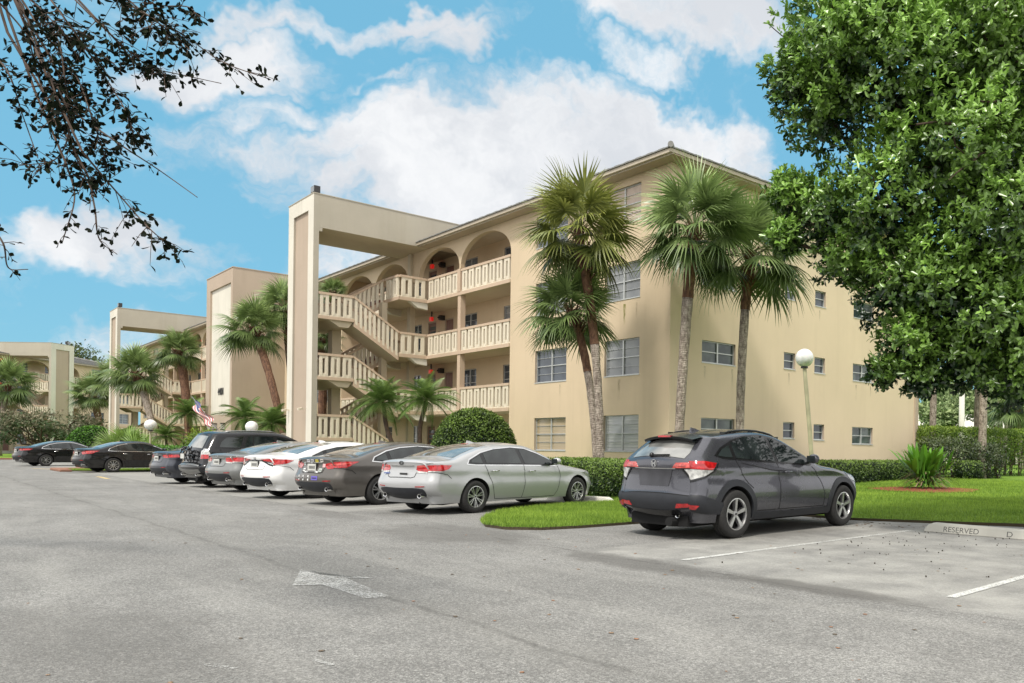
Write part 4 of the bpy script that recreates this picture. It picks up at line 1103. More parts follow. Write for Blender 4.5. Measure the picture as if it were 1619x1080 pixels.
def make_tower():
    root = empty('entrance_tower', (C0[0], C0[1], 0), BLOCK_ANG)
    tag(root, 'tall tan windowless tower with recessed cream panel numbered 4401', 'tower')
    s0, s1, tf, tb, zt = 38.02, 44.08, -3.1, 6., 12.62
    mb = MB(); a, b, c, d = 38.42, 43.2, 3.3, 11.72
    def P(u, z, dd=0): return (-u, tf + dd, z)
    for (u0, u1, z0, z1) in ((s0, a, 0, zt), (b, s1, 0, zt), (a, b, d, zt), (a, b, 0, c)): mb.face([P(u0, z0), P(u1, z0), P(u1, z1), P(u0, z1)], 0)
    for p, q in (((a, c), (b, c)), ((b, c), (b, d)), ((b, d), (a, d)), ((a, d), (a, c))): mb.face([P(*p), P(*q), P(*q, .12), P(*p, .12)], 0)
    mb.face([(-s0, tf, 0), (-s0, tb, 0), (-s0, tb, zt), (-s0, tf, zt)], 0); mb.face([(-s1, tf, 0), (-s1, tb, 0), (-s1, tb, zt), (-s1, tf, zt)], 0)
    mb.face([(-s0, tf, zt), (-s1, tf, zt), (-s1, tb, zt), (-s0, tb, zt)], 0); mb.face([(-s0, tb, 0), (-s1, tb, 0), (-s1, tb, zt), (-s0, tb, zt)], 0)
    mb.build('wall', M['tan'], root)
    mb = MB(); mb.face([P(a, c, .12), P(b, c, .12), P(b, d, .12), P(a, d, .12)]); mb.build('panel', M['cream'], root)
    mb = MB(); mb.st(s0 - .03, s1 + .03, tf - .03, tb, zt, zt + .05); mb.build('coping', M['tan'], root)
    text_obj('house_number', '4401', .68, .03, M['dark'], root, (-41.45, tf + .085, 4.62), (R(90), 0, 0))
    for u in (42.6, 41.3, 39.4):
        mb = MB(); x = -u; mb.st(u - .1, u + .1, tf - .22, tf - .02, 2.35, 2.7, 1); mb.st(u - .13, u + .13, tf - .25, tf, 2.7, 2.76); mb.st(u - .12, u + .12, tf - .24, tf, 2.3, 2.35); mb.bar((x, tf, 2.2), (x, tf - .12, 2.3), .03, .03); mb.build('wall_lantern', [M['dark'], M['clearlens']], root)
    mb = MB(); mb.st(38.8, 43.0, tf - .06, tf, 1.95, 2.05); mb.st(38.9, 39.9, tf - .04, tf, 1.1, 1.9, 1); mb.build('notice_board', [M['tan'], M['cream']], root)
    return root

def text_obj(name, s, size, ext, mat, parent, loc, rot, sx=1.):
    cu = bpy.data.curves.new(name, 'FONT'); cu.body = s; cu.size = size; cu.extrude = ext / 2; cu.offset = 0
    tmp = bpy.data.objects.new(name + '_tmp', cu); COL.objects.link(tmp); bpy.context.view_layer.update()
    dg = bpy.context.evaluated_depsgraph_get(); me = bpy.data.meshes.new_from_object(tmp.evaluated_get(dg)); bpy.data.objects.remove(tmp)
    me.materials.clear(); me.materials.append(mat)
    o = bpy.data.objects.new(name, me); COL.objects.link(o); o.parent = parent; o.location = loc; o.rotation_euler = rot; o.scale = (sx, 1, 1)
    return o
# ================================================================== VEGETATION
M['leaf_tree'] = leafmat('glossy_broad_leaf', (.008, .034, .008), (.29, .49, .09), .30, .7, .22)
M['leaf_dark'] = leafmat('backlit_leaf', (.003, .006, .003), (.016, .024, .006), .75, .12, .03)
M['leaf_hedge'] = leafmat('hedge_leaf', (.012, .035, .008), (.26, .40, .06), .45, .5, .15)
M['leaf_lime'] = leafmat('lime_leaf', (.05, .11, .012), (.33, .45, .05), .5, .4, .25)
M['leaf_bright'] = leafmat('bright_shrub_leaf', (.02, .08, .008), (.16, .38, .03), .45, .5, .25)
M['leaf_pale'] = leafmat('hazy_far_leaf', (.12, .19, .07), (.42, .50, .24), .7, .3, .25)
M['leaf_far'] = leafmat('far_tree_leaf', (.03, .055, .02), (.16, .20, .07), .7, .3, .2)
M['leaf_purple'] = leafmat('purple_shrub_leaf', (.014, .03, .012), (.16, .20, .08), .4, .5, .1)
M['leaf_pink'] = leafmat('bracts_and_leaf', (.045, .10, .03), (.34, .27, .19), .6, .4, .2)
M['palm'] = leafmat('fan_palm_leaf', (.014, .045, .010), (.44, .58, .20), .36, .6, .22)
M['palm_y'] = leafmat('fan_palm_leaf_yellowing', (.016, .045, .010), (.52, .54, .13), .38, .6, .15)
M['palm_f'] = leafmat('feather_palm_leaf', (.035, .08, .02), (.30, .44, .11), .4, .5, .2)
M['saw'] = leafmat('palmetto_leaf', (.05, .11, .02), (.28, .44, .08), .4, .5, .25)
M['grassblade'] = leafmat('grass_blade', (.10, .19, .025), (.44, .61, .09), .6, .3, .3)
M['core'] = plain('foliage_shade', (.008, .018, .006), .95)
M['bark'] = plain('bark_brown', (.10, .065, .045), .9, var=.5, ns=9)
t = NT('palm_trunk_grey'); c = t.coord('Object')
w_ = t.add('ShaderNodeTexWave', wave_type='BANDS', bands_direction='Z'); w_.inputs['Scale'].default_value = 3.2; w_.inputs['Distortion'].default_value = 9.; w_.inputs['Detail'].default_value = 4; w_.inputs['Detail Scale'].default_value = 3.
t.link(t.mapping(c, (.6, .6, 1.6)), w_.inputs['Vector'])
nz = t.noise(t.mapping(c, (1, 1, .35)), 14, 6, .75)
col = t.mix(t.ramp(nz, [(.35, 0.), (.62, 1.)]), (.13, .10, .08), (.50, .43, .36))
col = t.mix(t.math('MULTIPLY', t.ramp(w_.outputs[0], [(.2, 1.), (.5, 0.)]), .22), col, (.09, .065, .05))
M['ptrunk'] = t.set(color=col, rough=.9, spec=.2); t.bump(t.math('ADD', nz, w_.outputs[0]), .6, .03)
t = NT('palm_trunk_brown'); c = t.coord('Object')
nz = t.noise(t.mapping(c, (1, 1, .4)), 12, 6, .7)
M['ptrunk_b'] = t.set(color=t.ramp(nz, [(.3, (.03, .016, .010)), (.5, (.13, .062, .034)), (.72, (.27, .155, .09))]), rough=.85); t.bump(nz, .6, .03)

def leaf_cloud(name, pos, axis, nrm, length, width, shade, mat, parent=None, obov=True):
    """pos, axis, nrm: Nx3; each leaf is a folded six-point blade"""
    n = len(pos); side = np.cross(axis, nrm); side /= np.linalg.norm(side, axis=1)[:, None] + 1e-9; nn = np.cross(side, axis)
    L = np.asarray(length).reshape(-1, 1) * np.ones((n, 1)); Wd = np.asarray(width).reshape(-1, 1) * np.ones((n, 1))
    def P(l, w, h): return pos + axis * L * l + side * Wd * w + nn * Wd * h
    k = .62 if obov else .45
    V = np.stack([P(0, 0, 0), P(k * .6, -.36, .12), P(k * .6, .36, .12), P(k * 1.2, -.46, .14), P(k * 1.2, .46, .14), P(1, 0, -.06), P(k, 0, 0)], 1).reshape(-1, 3)
    b = (np.arange(n) * 7)[:, None]
    F = np.concatenate([b + np.array([[0, 6, 1]]), b + np.array([[1, 6, 3]]), b + np.array([[3, 6, 5]]), b + np.array([[0, 2, 6]]), b + np.array([[2, 4, 6]]), b + np.array([[4, 5, 6]])], 0)
    return np_mesh(name, V, F, mat, parent, shade=np.repeat(shade, 7))

def unit(v): return v / (np.linalg.norm(v, axis=-1, keepdims=True) + 1e-9)
def rdirs(n): return unit(rng.normal(size=(n, 3)))

def rosettes(tips, dirs, per, L, Wd, shade0, spread=1.0):
    """whorls of leaves at twig tips"""
    n = len(tips); k = per; d = np.repeat(dirs, k, 0); p = np.repeat(tips, k, 0)
    ax = unit(d * .55 + rdirs(n * k) * spread); p = p - d * rng.uniform(0, .12, (n * k, 1)) * L / .1
    nr = unit(d + rdirs(n * k) * .35 + np.array([0, 0, .5]))
    sh = np.clip(np.repeat(shade0, k) + rng.normal(0, .10, n * k), 0, 1)
    return p, ax, nr, L * rng.uniform(.7, 1.15, n * k), Wd * rng.uniform(.75, 1.15, n * k), sh

def blob_tips(c, r, n, thick=.45, low=.0):
    d = rdirs(int(n)); k = 1 - thick * rng.random((int(n), 1)) ** 1.6
    bump = 1 + .16 * np.sin(d[:, :1] * 5 + c[0] * 3) * np.sin(d[:, 2:3] * 6 + c[1]) + .10 * np.sin(d[:, 1:2] * 11 + c[2])
    p = np.array(c) + d * k * bump * np.array(r)
    m = p[:, 2] > low
    return p[m], unit(d * np.array([1, 1, .8]) + np.array([0, 0, .25]))[m]

def bush(name, label, cat, loc, size, n, leaf, mat='leaf_hedge', boxy=0., group=None, core=True, stem=False, trim=.10, gaps=0., dome=False):
    """clipped shrub or hedge as one thing; size = full widths; loc = centre on the ground; boxy > 0: rounded box; rotation along the facade when loc has a 4th value"""
    rz = loc[3] if len(loc) > 3 else 0.
    root = empty(name, loc[:3], rz); tag(root, label, cat, group)
    sx, sy, sz = size; d = rdirs(n * 2)
    e = 2 / (1 + boxy * 4)
    if boxy:
        f = (np.abs(d) ** (2 + boxy * 8)).sum(1, keepdims=True) ** (1 / (2 + boxy * 8)); q = d / f
        # spread evenly over long boxes
        q = q[:]; k = rng.random((len(q), 1)) < .85
        q[:, :1] = np.where(k & (np.abs(q[:, :1]) < .97), rng.uniform(-1, 1, (len(q), 1)), q[:, :1])
    else: q = d
    lump = 1 + trim * (np.sin(q[:, :1] * 7 * max(1, sx / 3) + 1) * np.sin(q[:, 1:2] * 6) * .5 + rng.normal(0, .35, (len(q), 1)))
    dep = 1 - rng.random((len(q), 1)) ** 3 * .22
    p = q * dep * np.where(np.arange(3) == 0, 1 + (lump - 1) / max(1, sx / 2), lump) * np.array([sx / 2, sy / 2, sz / 2]) + np.array([0, 0, sz / 2])
    if not boxy: p[:, 2] = np.where(p[:, 2] < sz * .5, sz * .5 - (sz * .5 - p[:, 2]) * 1.0, p[:, 2])
    if dome: p = q * dep * lump * np.array([sx / 2, sy / 2, 1.]); p[:, 2] = sz * (np.abs(q[:, 2]) ** .62) * dep[:, 0]; out_z = 1
    m = p[:, 2] > .02
    if gaps: m &= (rng.random(len(p)) > gaps * np.clip(1 - p[:, 2] / sz * 1.2, 0, 1))
    p, q = p[m][:n], q[m][:n]; n = len(p)
    out = unit(q / np.array([sx, sy, sz]) * min(sx, sy, sz)); ax = unit(out * .4 + rdirs(n) * .9); nr = unit(out + rdirs(n) * .6)
    clump = .5 + .5 * np.sin(p[:, 0] * 5.3 + p[:, 2] * 3.1) * np.sin(p[:, 1] * 4.7 + p[:, 2] * 6.1)
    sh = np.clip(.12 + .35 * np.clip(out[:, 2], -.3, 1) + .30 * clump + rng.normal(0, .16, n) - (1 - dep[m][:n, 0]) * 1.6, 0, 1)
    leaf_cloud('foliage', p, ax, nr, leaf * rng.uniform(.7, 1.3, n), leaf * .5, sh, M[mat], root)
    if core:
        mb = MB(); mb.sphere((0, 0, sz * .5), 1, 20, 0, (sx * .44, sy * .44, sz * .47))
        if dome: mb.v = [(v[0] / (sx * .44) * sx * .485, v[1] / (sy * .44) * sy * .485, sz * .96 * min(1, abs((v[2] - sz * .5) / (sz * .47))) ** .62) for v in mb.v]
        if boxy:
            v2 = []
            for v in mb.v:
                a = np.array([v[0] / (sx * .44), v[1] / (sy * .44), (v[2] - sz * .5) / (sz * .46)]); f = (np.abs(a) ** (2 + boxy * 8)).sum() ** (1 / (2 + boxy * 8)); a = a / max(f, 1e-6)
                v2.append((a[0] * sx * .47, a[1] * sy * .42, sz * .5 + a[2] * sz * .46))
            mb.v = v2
        mb.build('shade_core', M['core'], root, True)  # near-black solid standing in for the shade deep between the leaves
    if stem:
        mb = MB(); k = max(3, int(sx / .55))
        for i in range(k):
            x = -sx / 2 + sx * (i + .5) / k + random.uniform(-.1, .1)
            for j in range(3): mb.tube([(x, random.uniform(-.1, .1), 0), (x + random.uniform(-.2, .2), random.uniform(-.2, .2), sz * .35), (x + random.uniform(-.35, .35), random.uniform(-.3, .3), sz * .75)], [.035, .025, .012], 5)
        mb.build('stems', M['bark'], root)
    return root

# ---- palms
def fan_leaf(L, nl, petiole, droop, fold=.0, spread=140):
    """one costapalmate leaf along +x; returns verts (N,3), faces (M,4), shade"""
    V = []; F = []; S = []
    n = 5; w0 = .018
    for i in range(n + 1):
        k = i / n; x = petiole * k; z = -droop * .18 * k * k * petiole
        V += [(x, -w0, z), (x, w0, z)]; S += [.35, .35]
    for i in range(n): b = 2 * i; F.append((b, b + 1, b + 3, b + 2))
    tip = (petiole, -droop * .18 * petiole)
    for j in range(nl):
        u = -1 + 2 * (j + .5) / nl; a = R(spread) * u + random.gauss(0, .03); l = L * (1 - .34 * abs(u) ** 1.7) * random.uniform(.9, 1.05)
        ox = tip[0] + L * .22 * (1 - abs(u)); dx, dy = math.cos(a), math.sin(a); lift = .10 * math.cos(a)
        b = len(V); sgm = 4; wd = .027 * L
        sh = random.uniform(.42, 1.)
        for i in range(sgm + 1):
            k = i / sgm; r = l * k; z = tip[1] + lift * r * (1 - k) - droop * .42 * L * (k ** 2.2) - abs(u) * fold * r + (.05 if j % 2 else 0) * L * math.sin(math.pi * k) * .4
            ww = wd * (.35 + .9 * math.sin(math.pi * min(1, k * 1.0 + .12)) ) * (1 - k ** 3 * .95)
            cx, cy = ox * (1 - k * .2) + dx * r + ox * .2 * k, dy * r * (1 - .12 * k * k)
            V += [(cx + dy * ww, cy - dx * ww, z), (cx - dy * ww, cy + dx * ww, z - ww * .5)]; s_ = sh * (.55 + .45 * k); S += [s_, s_]
        for i in range(sgm): q = b + 2 * i; F.append((q, q + 1, q + 3, q + 2))
    return np.array(V), np.array(F), np.array(S)

def place_leaves(protos, n, top=78, bot=-38, L=1., seed=0, boost=0.):
    rr = np.random.default_rng(seed); Vs = []; Fs = []; Ss = []; off = 0
    for i in range(n):
        V, F, S = protos[i % len(protos)]
        el = R(top + (bot - top) * ((i + .5) / n) ** .85 + rr.normal(0, 5)); az = i * 2.39996 + rr.normal(0, .18); tw = rr.normal(0, .35)
        sc = L * rr.uniform(.88, 1.08)
        ct, s_t = math.cos(tw), math.sin(tw)
        P = V * sc; P = np.stack([P[:, 0], P[:, 1] * ct - P[:, 2] * s_t, P[:, 1] * s_t + P[:, 2] * ct], 1)
        ce, se = math.cos(el), math.sin(el)
        # gravity on older leaves: rotate up by elevation
        P = np.stack([P[:, 0] * ce - P[:, 2] * se, P[:, 1], P[:, 0] * se + P[:, 2] * ce], 1)
        r = np.hypot(P[:, 0], P[:, 1]); P[:, 2] -= .10 * r ** 2 / max(L, .1) * (1.2 if el < 0 else .6)
        ca, sa = math.cos(az), math.sin(az)
        P = np.stack([P[:, 0] * ca - P[:, 1] * sa, P[:, 0] * sa + P[:, 1] * ca, P[:, 2]], 1)
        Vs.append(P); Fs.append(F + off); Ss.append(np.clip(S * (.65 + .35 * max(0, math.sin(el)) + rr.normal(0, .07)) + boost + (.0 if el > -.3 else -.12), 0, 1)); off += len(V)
    return np.concatenate(Vs), np.concatenate(Fs), np.concatenate(Ss)

random.seed(3)
FANS = [fan_leaf(.92, 28, .80, d, .26, 128) for d in (.35, .6, .85, 1.15)]
CROWNS = {}
def crown_mesh(kind, mat):
    if (kind, mat) in CROWNS: return CROWNS[kind, mat]
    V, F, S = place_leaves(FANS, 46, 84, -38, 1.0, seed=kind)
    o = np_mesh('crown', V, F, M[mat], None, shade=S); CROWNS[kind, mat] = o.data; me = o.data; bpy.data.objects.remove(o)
    return me
def fan_palm(label, base, mid, top, r0, r1, scale, kind=1, mat='palm', brown=.45, group=None, rot=0.):
    root = empty('fan_palm', base); tag(root, label, 'palm tree', group)
    B, Mi, T = Vector((0, 0, 0)), Vector(mid) - Vector(base), Vector(top) - Vector(base)
    n = 22; pts = []; rad = []
    for i in range(n + 1):
        k = i / n
        p = B * (1 - k) ** 2 + Mi * 2 * k * (1 - k) + T * k * k
        # make the curve pass near mid
        pts.append(p); rad.append((r0 * 1.25 if i == 0 else r0 + (r1 - r0) * k) * (1 + .05 * math.sin(i * 2.3) + random.uniform(-.03, .03)))
    cut = int(n * (1 - brown))
    mb = MB(); mb.tube(pts[:cut + 1], rad[:cut + 1], 12); mb.build('trunk', M['ptrunk'], root, True)
    mb = MB(); mb.tube(pts[cut:], [r * 1.06 for r in rad[cut:]], 12)
    for j in range(44):
        k = .80 + .20 * j / 44; p = pts[min(n, int(k * n))].lerp(pts[min(n, int(k * n) + 1)], k * n - int(k * n)); a = j * 2.4
        o_ = Vector((math.cos(a), math.sin(a), .0)); w = r1 * .35
        q = p + o_ * r1 * .9; e = p + o_ * (r1 * 1.5 + .10) + Vector((0, 0, .26)); s_ = Vector((-o_.y, o_.x, 0))
        mb.hexa([q - s_ * w, q + s_ * w, q + s_ * w + Vector((0, 0, .05)), q - s_ * w + Vector((0, 0, .05))], [e - s_ * w * .4, e + s_ * w * .4, e + s_ * w * .4 + Vector((0, 0, .02)), e - s_ * w * .4 + Vector((0, 0, .02))])
    mb.build('boots', M['ptrunk_b'], root)
    c = bpy.data.objects.new('crown', crown_mesh(kind, mat)); COL.objects.link(c); c.parent = root
    c.location = T; c.scale = (scale,) * 3; c.rotation_euler = (random.uniform(-.08, .08), random.uniform(-.08, .08), rot)
    return root

def feather_leaf(L, nl, droop):
    V = []; F = []; S = []; n = 10; pts = []
    for i in range(n + 1):
        k = i / n; pts.append((L * (k - .10 * k * k * droop), 0, L * (.30 * k - droop * .75 * k * k)))
        w = .014 * (1 - k * .8); V += [(pts[-1][0], -w, pts[-1][2]), (pts[-1][0], w, pts[-1][2])]; S += [.6, .6]
    for i in range(n): b = 2 * i; F.append((b, b + 1, b + 3, b + 2))
    for j in range(nl):
        k = .12 + .88 * j / nl; x = k * n; i = min(int(x), n - 1); f = x - i
        px, pz = pts[i][0] * (1 - f) + pts[i + 1][0] * f, pts[i][2] * (1 - f) + pts[i + 1][2] * f
        for sg in (-1, 1):
            l = L * .27 * math.sin(math.pi * min(1, .18 + k * .80)) ** .7 * random.uniform(.85, 1.1); b = len(V); fw = .55 + .3 * k
            sh = random.uniform(.3, 1.)
            for m in range(3):
                q = m / 2; w = .0105 * (1 - q * .9) * L / 1.2
                cx, cy, cz = px + fw * l * q, sg * l * q * .85, pz + .10 * l * q - .55 * l * q * q
                V += [(cx + w, cy - w * sg, cz), (cx - w, cy + w * sg, cz - .004)]; S += [sh * (.6 + .4 * q)] * 2
            for m in range(2): q = b + 2 * m; F.append((q, q + 1, q + 3, q + 2))
    return np.array(V), np.array(F), np.array(S)
FEATHERS = [feather_leaf(1.25, 34, d) for d in (.7, 1., 1.3)]
def feather_palm(label, base, top, scale, r=.09, group=None, seed=1, stems=1, mat='palm_f', n=30, name='date_palm'):
    root = empty(name, base); tag(root, label, 'palm tree', group)
    T = Vector(top) - Vector(base)
    mb = MB(); k = 12; pts = [T * (i / k) + Vector((0, 0, 0)) + Vector((.12 * math.sin(i * .5), .05 * math.sin(i * .7), 0)) * (i / k) * (1 - i / k) * 3 for i in range(k + 1)]
    mb.tube(pts, [r * (1.15 - .25 * i / k) * (1 + .08 * (i % 2)) for i in range(k + 1)], 9); mb.build('trunk', M['ptrunk_b'] if r > .1 else M['bark'], root, True)
    V, F, S = place_leaves(FEATHERS, n, 82, -18, 1., seed=seed)
    c = np_mesh('crown', V * scale + np.array(T), F, M[mat], root, shade=S)
    return root
def palmetto(label, loc, scale, n=22, seed=5, group=None, mat='saw'):
    root = empty('palmetto_clump', loc); tag(root, label, 'palmetto', group)
    V, F, S = place_leaves(FANS[:2], n, 85, 12, 1., seed=seed, boost=.05); np_mesh('fronds', V * scale, F, M[mat], root, shade=S)
    mb = MB(); mb.tube([(0, 0, -.05), (.02, 0, .25)], [.12, .08], 8); mb.build('stump', M['bark'], root)
    return root

# ---- broadleaf trees
def limb(mb, p, q, r0, r1, wob=.12, n=7):
    p, q = Vector(p), Vector(q); d = (q - p).length; pts = []
    for i in range(n + 1):
        k = i / n; o = Vector((random.uniform(-1, 1), random.uniform(-1, 1), random.uniform(-1, 1))) * wob * d * .25 * math.sin(math.pi * k)
        pts.append(p.lerp(q, k) + o)
    mb.tube(pts, [r0 + (r1 - r0) * i / n for i in range(n + 1)], 8, cap=False); return pts
# ================================================================== SETTING
def frame_mat(t):
    return t.coord('Object')
t = NT('asphalt'); c = t.coord('Object')
agg = t.voro(c, 75.); agg2 = t.noise(c, 85, 2, .7); mid = t.noise(c, 9, 6, .65); big = t.noise(c, .32, 5, .6, .6); big2 = t.noise(t.mapping(c, (.35, 1., 1.)), .55, 5, .65, .4)
base = t.mix(t.ramp(big, [(.32, 0.), (.68, 1.)]), (.225, .222, .21), (.345, .34, .322))
base = t.mix(t.math('MULTIPLY', t.ramp(big2, [(.50, 0.), (.75, 1.)]), .55), base, (.17, .165, .155))
base = t.mix(t.math('MULTIPLY', t.ramp(agg2, [(.40, 1.), (.52, 0.)]), .80), base, (.075, .073, .068))
base = t.mix(t.math('MULTIPLY', t.ramp(t.noise(c, 62, 2, .7), [(.54, 0.), (.66, 1.)]), .75), base, (.50, .49, .46))
base = t.mix(t.math('MULTIPLY', t.ramp(mid, [(.38, 1.), (.58, 0.)]), .35), base, (.125, .12, .115))
base = t.mix(t.math('MULTIPLY', t.ramp(t.noise(c, 1.6, 6, .72, .8), [(.46, 0.), (.62, 1.)]), .42), base, (.14, .138, .13))
base = t.mix(t.math('MULTIPLY', t.ramp(t.noise(t.mapping(c, (.25, 1.2, 1), (0, 0, .05)), 1.1, 5, .6), [(.5, 0.), (.7, 1.)]), .35), base, (.42, .41, .38))
base = t.mix(t.math('MULTIPLY', t.ramp(t.noise(c, 34, 3, .75), [(.42, 1.), (.54, 0.)]), .55), base, (.10, .098, .092))
base = t.mix(t.math('MULTIPLY', t.ramp(t.noise(c, 26, 3, .8), [(.53, 0.), (.64, 1.)]), .45), base, (.46, .45, .42))
sep = t.add('ShaderNodeSeparateXYZ'); t.link(c, sep.inputs[0]); X_, Y_ = sep.outputs[0], sep.outputs[1]
wob = t.math('MULTIPLY', t.math('SUBTRACT', t.noise(c, .8, 4, .6), .5), .30)
def line_at(y0, w):
    d = t.math('ABSOLUTE', t.math('SUBTRACT', t.math('ADD', Y_, wob), y0)); return t.math('SUBTRACT', 1., t.math('DIVIDE', d, w), True)
# the seam along the lane and the edge of the newer stall surfacing
crk = t.math('MULTIPLY', line_at(-15.15, .05), t.ramp(t.noise(c, 3, 3), [(.35, .2), (.6, 1.)])); wide = line_at(-15.15, .45)
base = t.mix(t.math('MULTIPLY', wide, .25), base, (.16, .155, .14)); base = t.mix(t.math('MULTIPLY', crk, .42), base, (.05, .048, .044))
stall = t.ramp(t.math('ADD', t.math('SUBTRACT', Y_, -12.0), t.math('MULTIPLY', wob, 2.)), [(.0, 0.), (.25, 1.)])
leftside = t.math('LESS_THAN', X_, 3.2); 
base = t.mix(t.math('MULTIPLY', t.math('MULTIPLY', stall, leftside), .45), base, (.34, .335, .31))
near_st = t.math('MULTIPLY', t.math('MULTIPLY', stall, t.math('GREATER_THAN', X_, 11.5)), .55)
base = t.mix(near_st, base, t.mix(t.ramp(t.noise(c, 1.5, 5), [(.35, 0.), (.65, 1.)]), (.23, .225, .21), (.43, .42, .385)))
crk2 = t.math('MULTIPLY', line_at(-11.95, .03), t.ramp(t.noise(c, 2, 3), [(.45, 0.), (.55, 1.)])); base = t.mix(t.math('MULTIPLY', crk2, .7), base, (.06, .055, .05))
# dark damp stains by the island and behind the near stalls; foreground and SUV stall patches just darker
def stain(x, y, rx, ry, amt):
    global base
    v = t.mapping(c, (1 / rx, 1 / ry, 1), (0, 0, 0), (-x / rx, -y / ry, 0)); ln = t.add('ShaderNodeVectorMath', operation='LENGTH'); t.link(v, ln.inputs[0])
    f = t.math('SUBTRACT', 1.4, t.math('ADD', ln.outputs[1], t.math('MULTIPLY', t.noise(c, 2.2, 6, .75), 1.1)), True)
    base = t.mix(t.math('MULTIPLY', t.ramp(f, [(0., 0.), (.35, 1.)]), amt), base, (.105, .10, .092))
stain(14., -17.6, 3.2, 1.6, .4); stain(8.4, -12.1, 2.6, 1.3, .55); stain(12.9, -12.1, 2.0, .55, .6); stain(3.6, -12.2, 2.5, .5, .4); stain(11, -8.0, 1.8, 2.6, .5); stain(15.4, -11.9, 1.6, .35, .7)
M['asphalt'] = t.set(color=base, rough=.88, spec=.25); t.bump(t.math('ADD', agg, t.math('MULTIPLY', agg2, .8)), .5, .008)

mb = MB(); mb.face([(-700, -700, 0), (700, -700, 0), (700, 700, 0), (-700, 700, 0)])
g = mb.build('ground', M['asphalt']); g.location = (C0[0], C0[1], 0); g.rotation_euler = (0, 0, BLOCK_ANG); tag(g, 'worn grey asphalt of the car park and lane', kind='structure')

# lawn -------------------------------------------------------------
t = NT('lawn'); c = t.coord('Object')
a = t.mix(t.ramp(t.noise(c, 1.2, 5, .6), [(.35, 0.), (.65, 1.)]), (.17, .30, .035), (.26, .41, .06))
a = t.mix(t.math('MULTIPLY', t.ramp(t.noise(c, 38, 4, .7), [(.42, 1.), (.60, 0.)]), .55), a, (.07, .15, .02))
a = t.mix(t.math('MULTIPLY', t.ramp(t.noise(c, 5, 4, .7), [(.54, 0.), (.70, 1.)]), .5), a, (.30, .31, .11))
M['lawn'] = t.set(color=a, rough=.9, spec=.15); t.bump(t.noise(c, 60, 4, .7), .9, .05)
def sm(x): x = min(1, max(0, x)); return x * x * (3 - 2 * x)
def lawn_h(s, t_):
    if s > 0: return .05 + .22 * sm((t_ + 5.2) / 4.5)
    return .05 + .06 * sm((t_ + 5.) / 5) + .12 * sm((t_ - 1) / 16) + .10 * sm((s + 3.) / 3) * sm((t_ + 5) / 4)
LAWN = [(-60, 6), (-30, 2), (-20, -1.3), (-16.4, -2.6), (-13.9, -3.5), (-12.3, -4.35), (-11, -4.9), (-9.7, -5.0), (-9.1, -5.5), (-9.0, -7.2), (-9.02, -9.0), (-9.05, -10.1), (-8.95, -10.8), (-8.5, -11.2), (-7.9, -11.25), (-7.25, -10.95), (-6.3, -10.3), (-5.5, -9.6),
        (-4.9, -8.5), (-4.5, -7.4), (-4.35, -6.3), (-4.4, -5.5), (-3.6, -5.1), (10, -5.1), (27.4, -5.1), (27.9, -6.2), (28.0, -11.6), (28.5, -12.2), (29.8, -12.3), (30.4, -11.8), (30.6, -5.6), (31.3, -5.1), (60, -5.1), (61.5, -11.3), (64, -12), (100, -12), (100, 90), (-60, 90)]
def lawn_mesh():
    B = []
    for i in range(len(LAWN)):
        a, b = np.array(LAWN[i]), np.array(LAWN[(i + 1) % len(LAWN)]); k = max(1, int(np.linalg.norm(b - a) / .7)) if abs(a).max() < 59 and abs(b).max() < 59 else 4
        for j in range(k):
            p = a + (b - a) * j / k
            if 0 < np.linalg.norm(b - a) < 20: p = p + rng.normal(0, .035, 2)
            B.append(tuple(p))
    P = [Vector(p) for p in B]; A = np.array(B); n = len(B)
    def inside(x, y):
        c_ = False; j = n - 1
        for i in range(n):
            if (A[i, 1] > y) != (A[j, 1] > y) and x < (A[j, 0] - A[i, 0]) * (y - A[i, 1]) / (A[j, 1] - A[i, 1]) + A[i, 0]: c_ = not c_
            j = i
        return c_
    for x in np.arange(-40, 60, 1.): 
        for y in np.arange(-12, 30, 1.):
            if inside(x, y) and np.min(np.hypot(A[:, 0] - x, A[:, 1] - y)) > .35: P.append(Vector((x + .1 * math.sin(y * 3), y)))
    vo, _, fo, _, _, _ = delaunay_2d_cdt(P, [], [list(range(n))], 1, 1e-4)
    mb = MB(); mb.raw([(-v[0], v[1], lawn_h(v[0], v[1])) for v in vo], fo)
    for i in range(n):
        a, b = B[i], B[(i + 1) % n]
        mb.face([(-a[0], a[1], lawn_h(*a)), (-b[0], b[1], lawn_h(*b)), (-b[0] + 0, b[1], -.02), (-a[0], a[1], -.02)], 1)
    return mb, inside
lm, in_lawn = lawn_mesh()
def in_lawn_v(x, y):
    A = np.array(LAWN, float); c_ = np.zeros(len(x), bool); j = len(A) - 1
    for i in range(len(A)):
        with np.errstate(divide='ignore', invalid='ignore'):
            k = ((A[i, 1] > y) != (A[j, 1] > y)) & (x < (A[j, 0] - A[i, 0]) * (y - A[i, 1]) / (A[j, 1] - A[i, 1]) + A[i, 0])
        c_ ^= k; j = i
    return c_
M['soil'] = plain('soil_edge', (.07, .055, .03), .95)
o = lm.build('lawn', [M['lawn'], M['soil']], None, True, merge=.0005, angle=50); o.location = g.location; o.rotation_euler = g.rotation_euler; tag(o, 'bright green mown lawn beside the car park', kind='structure')

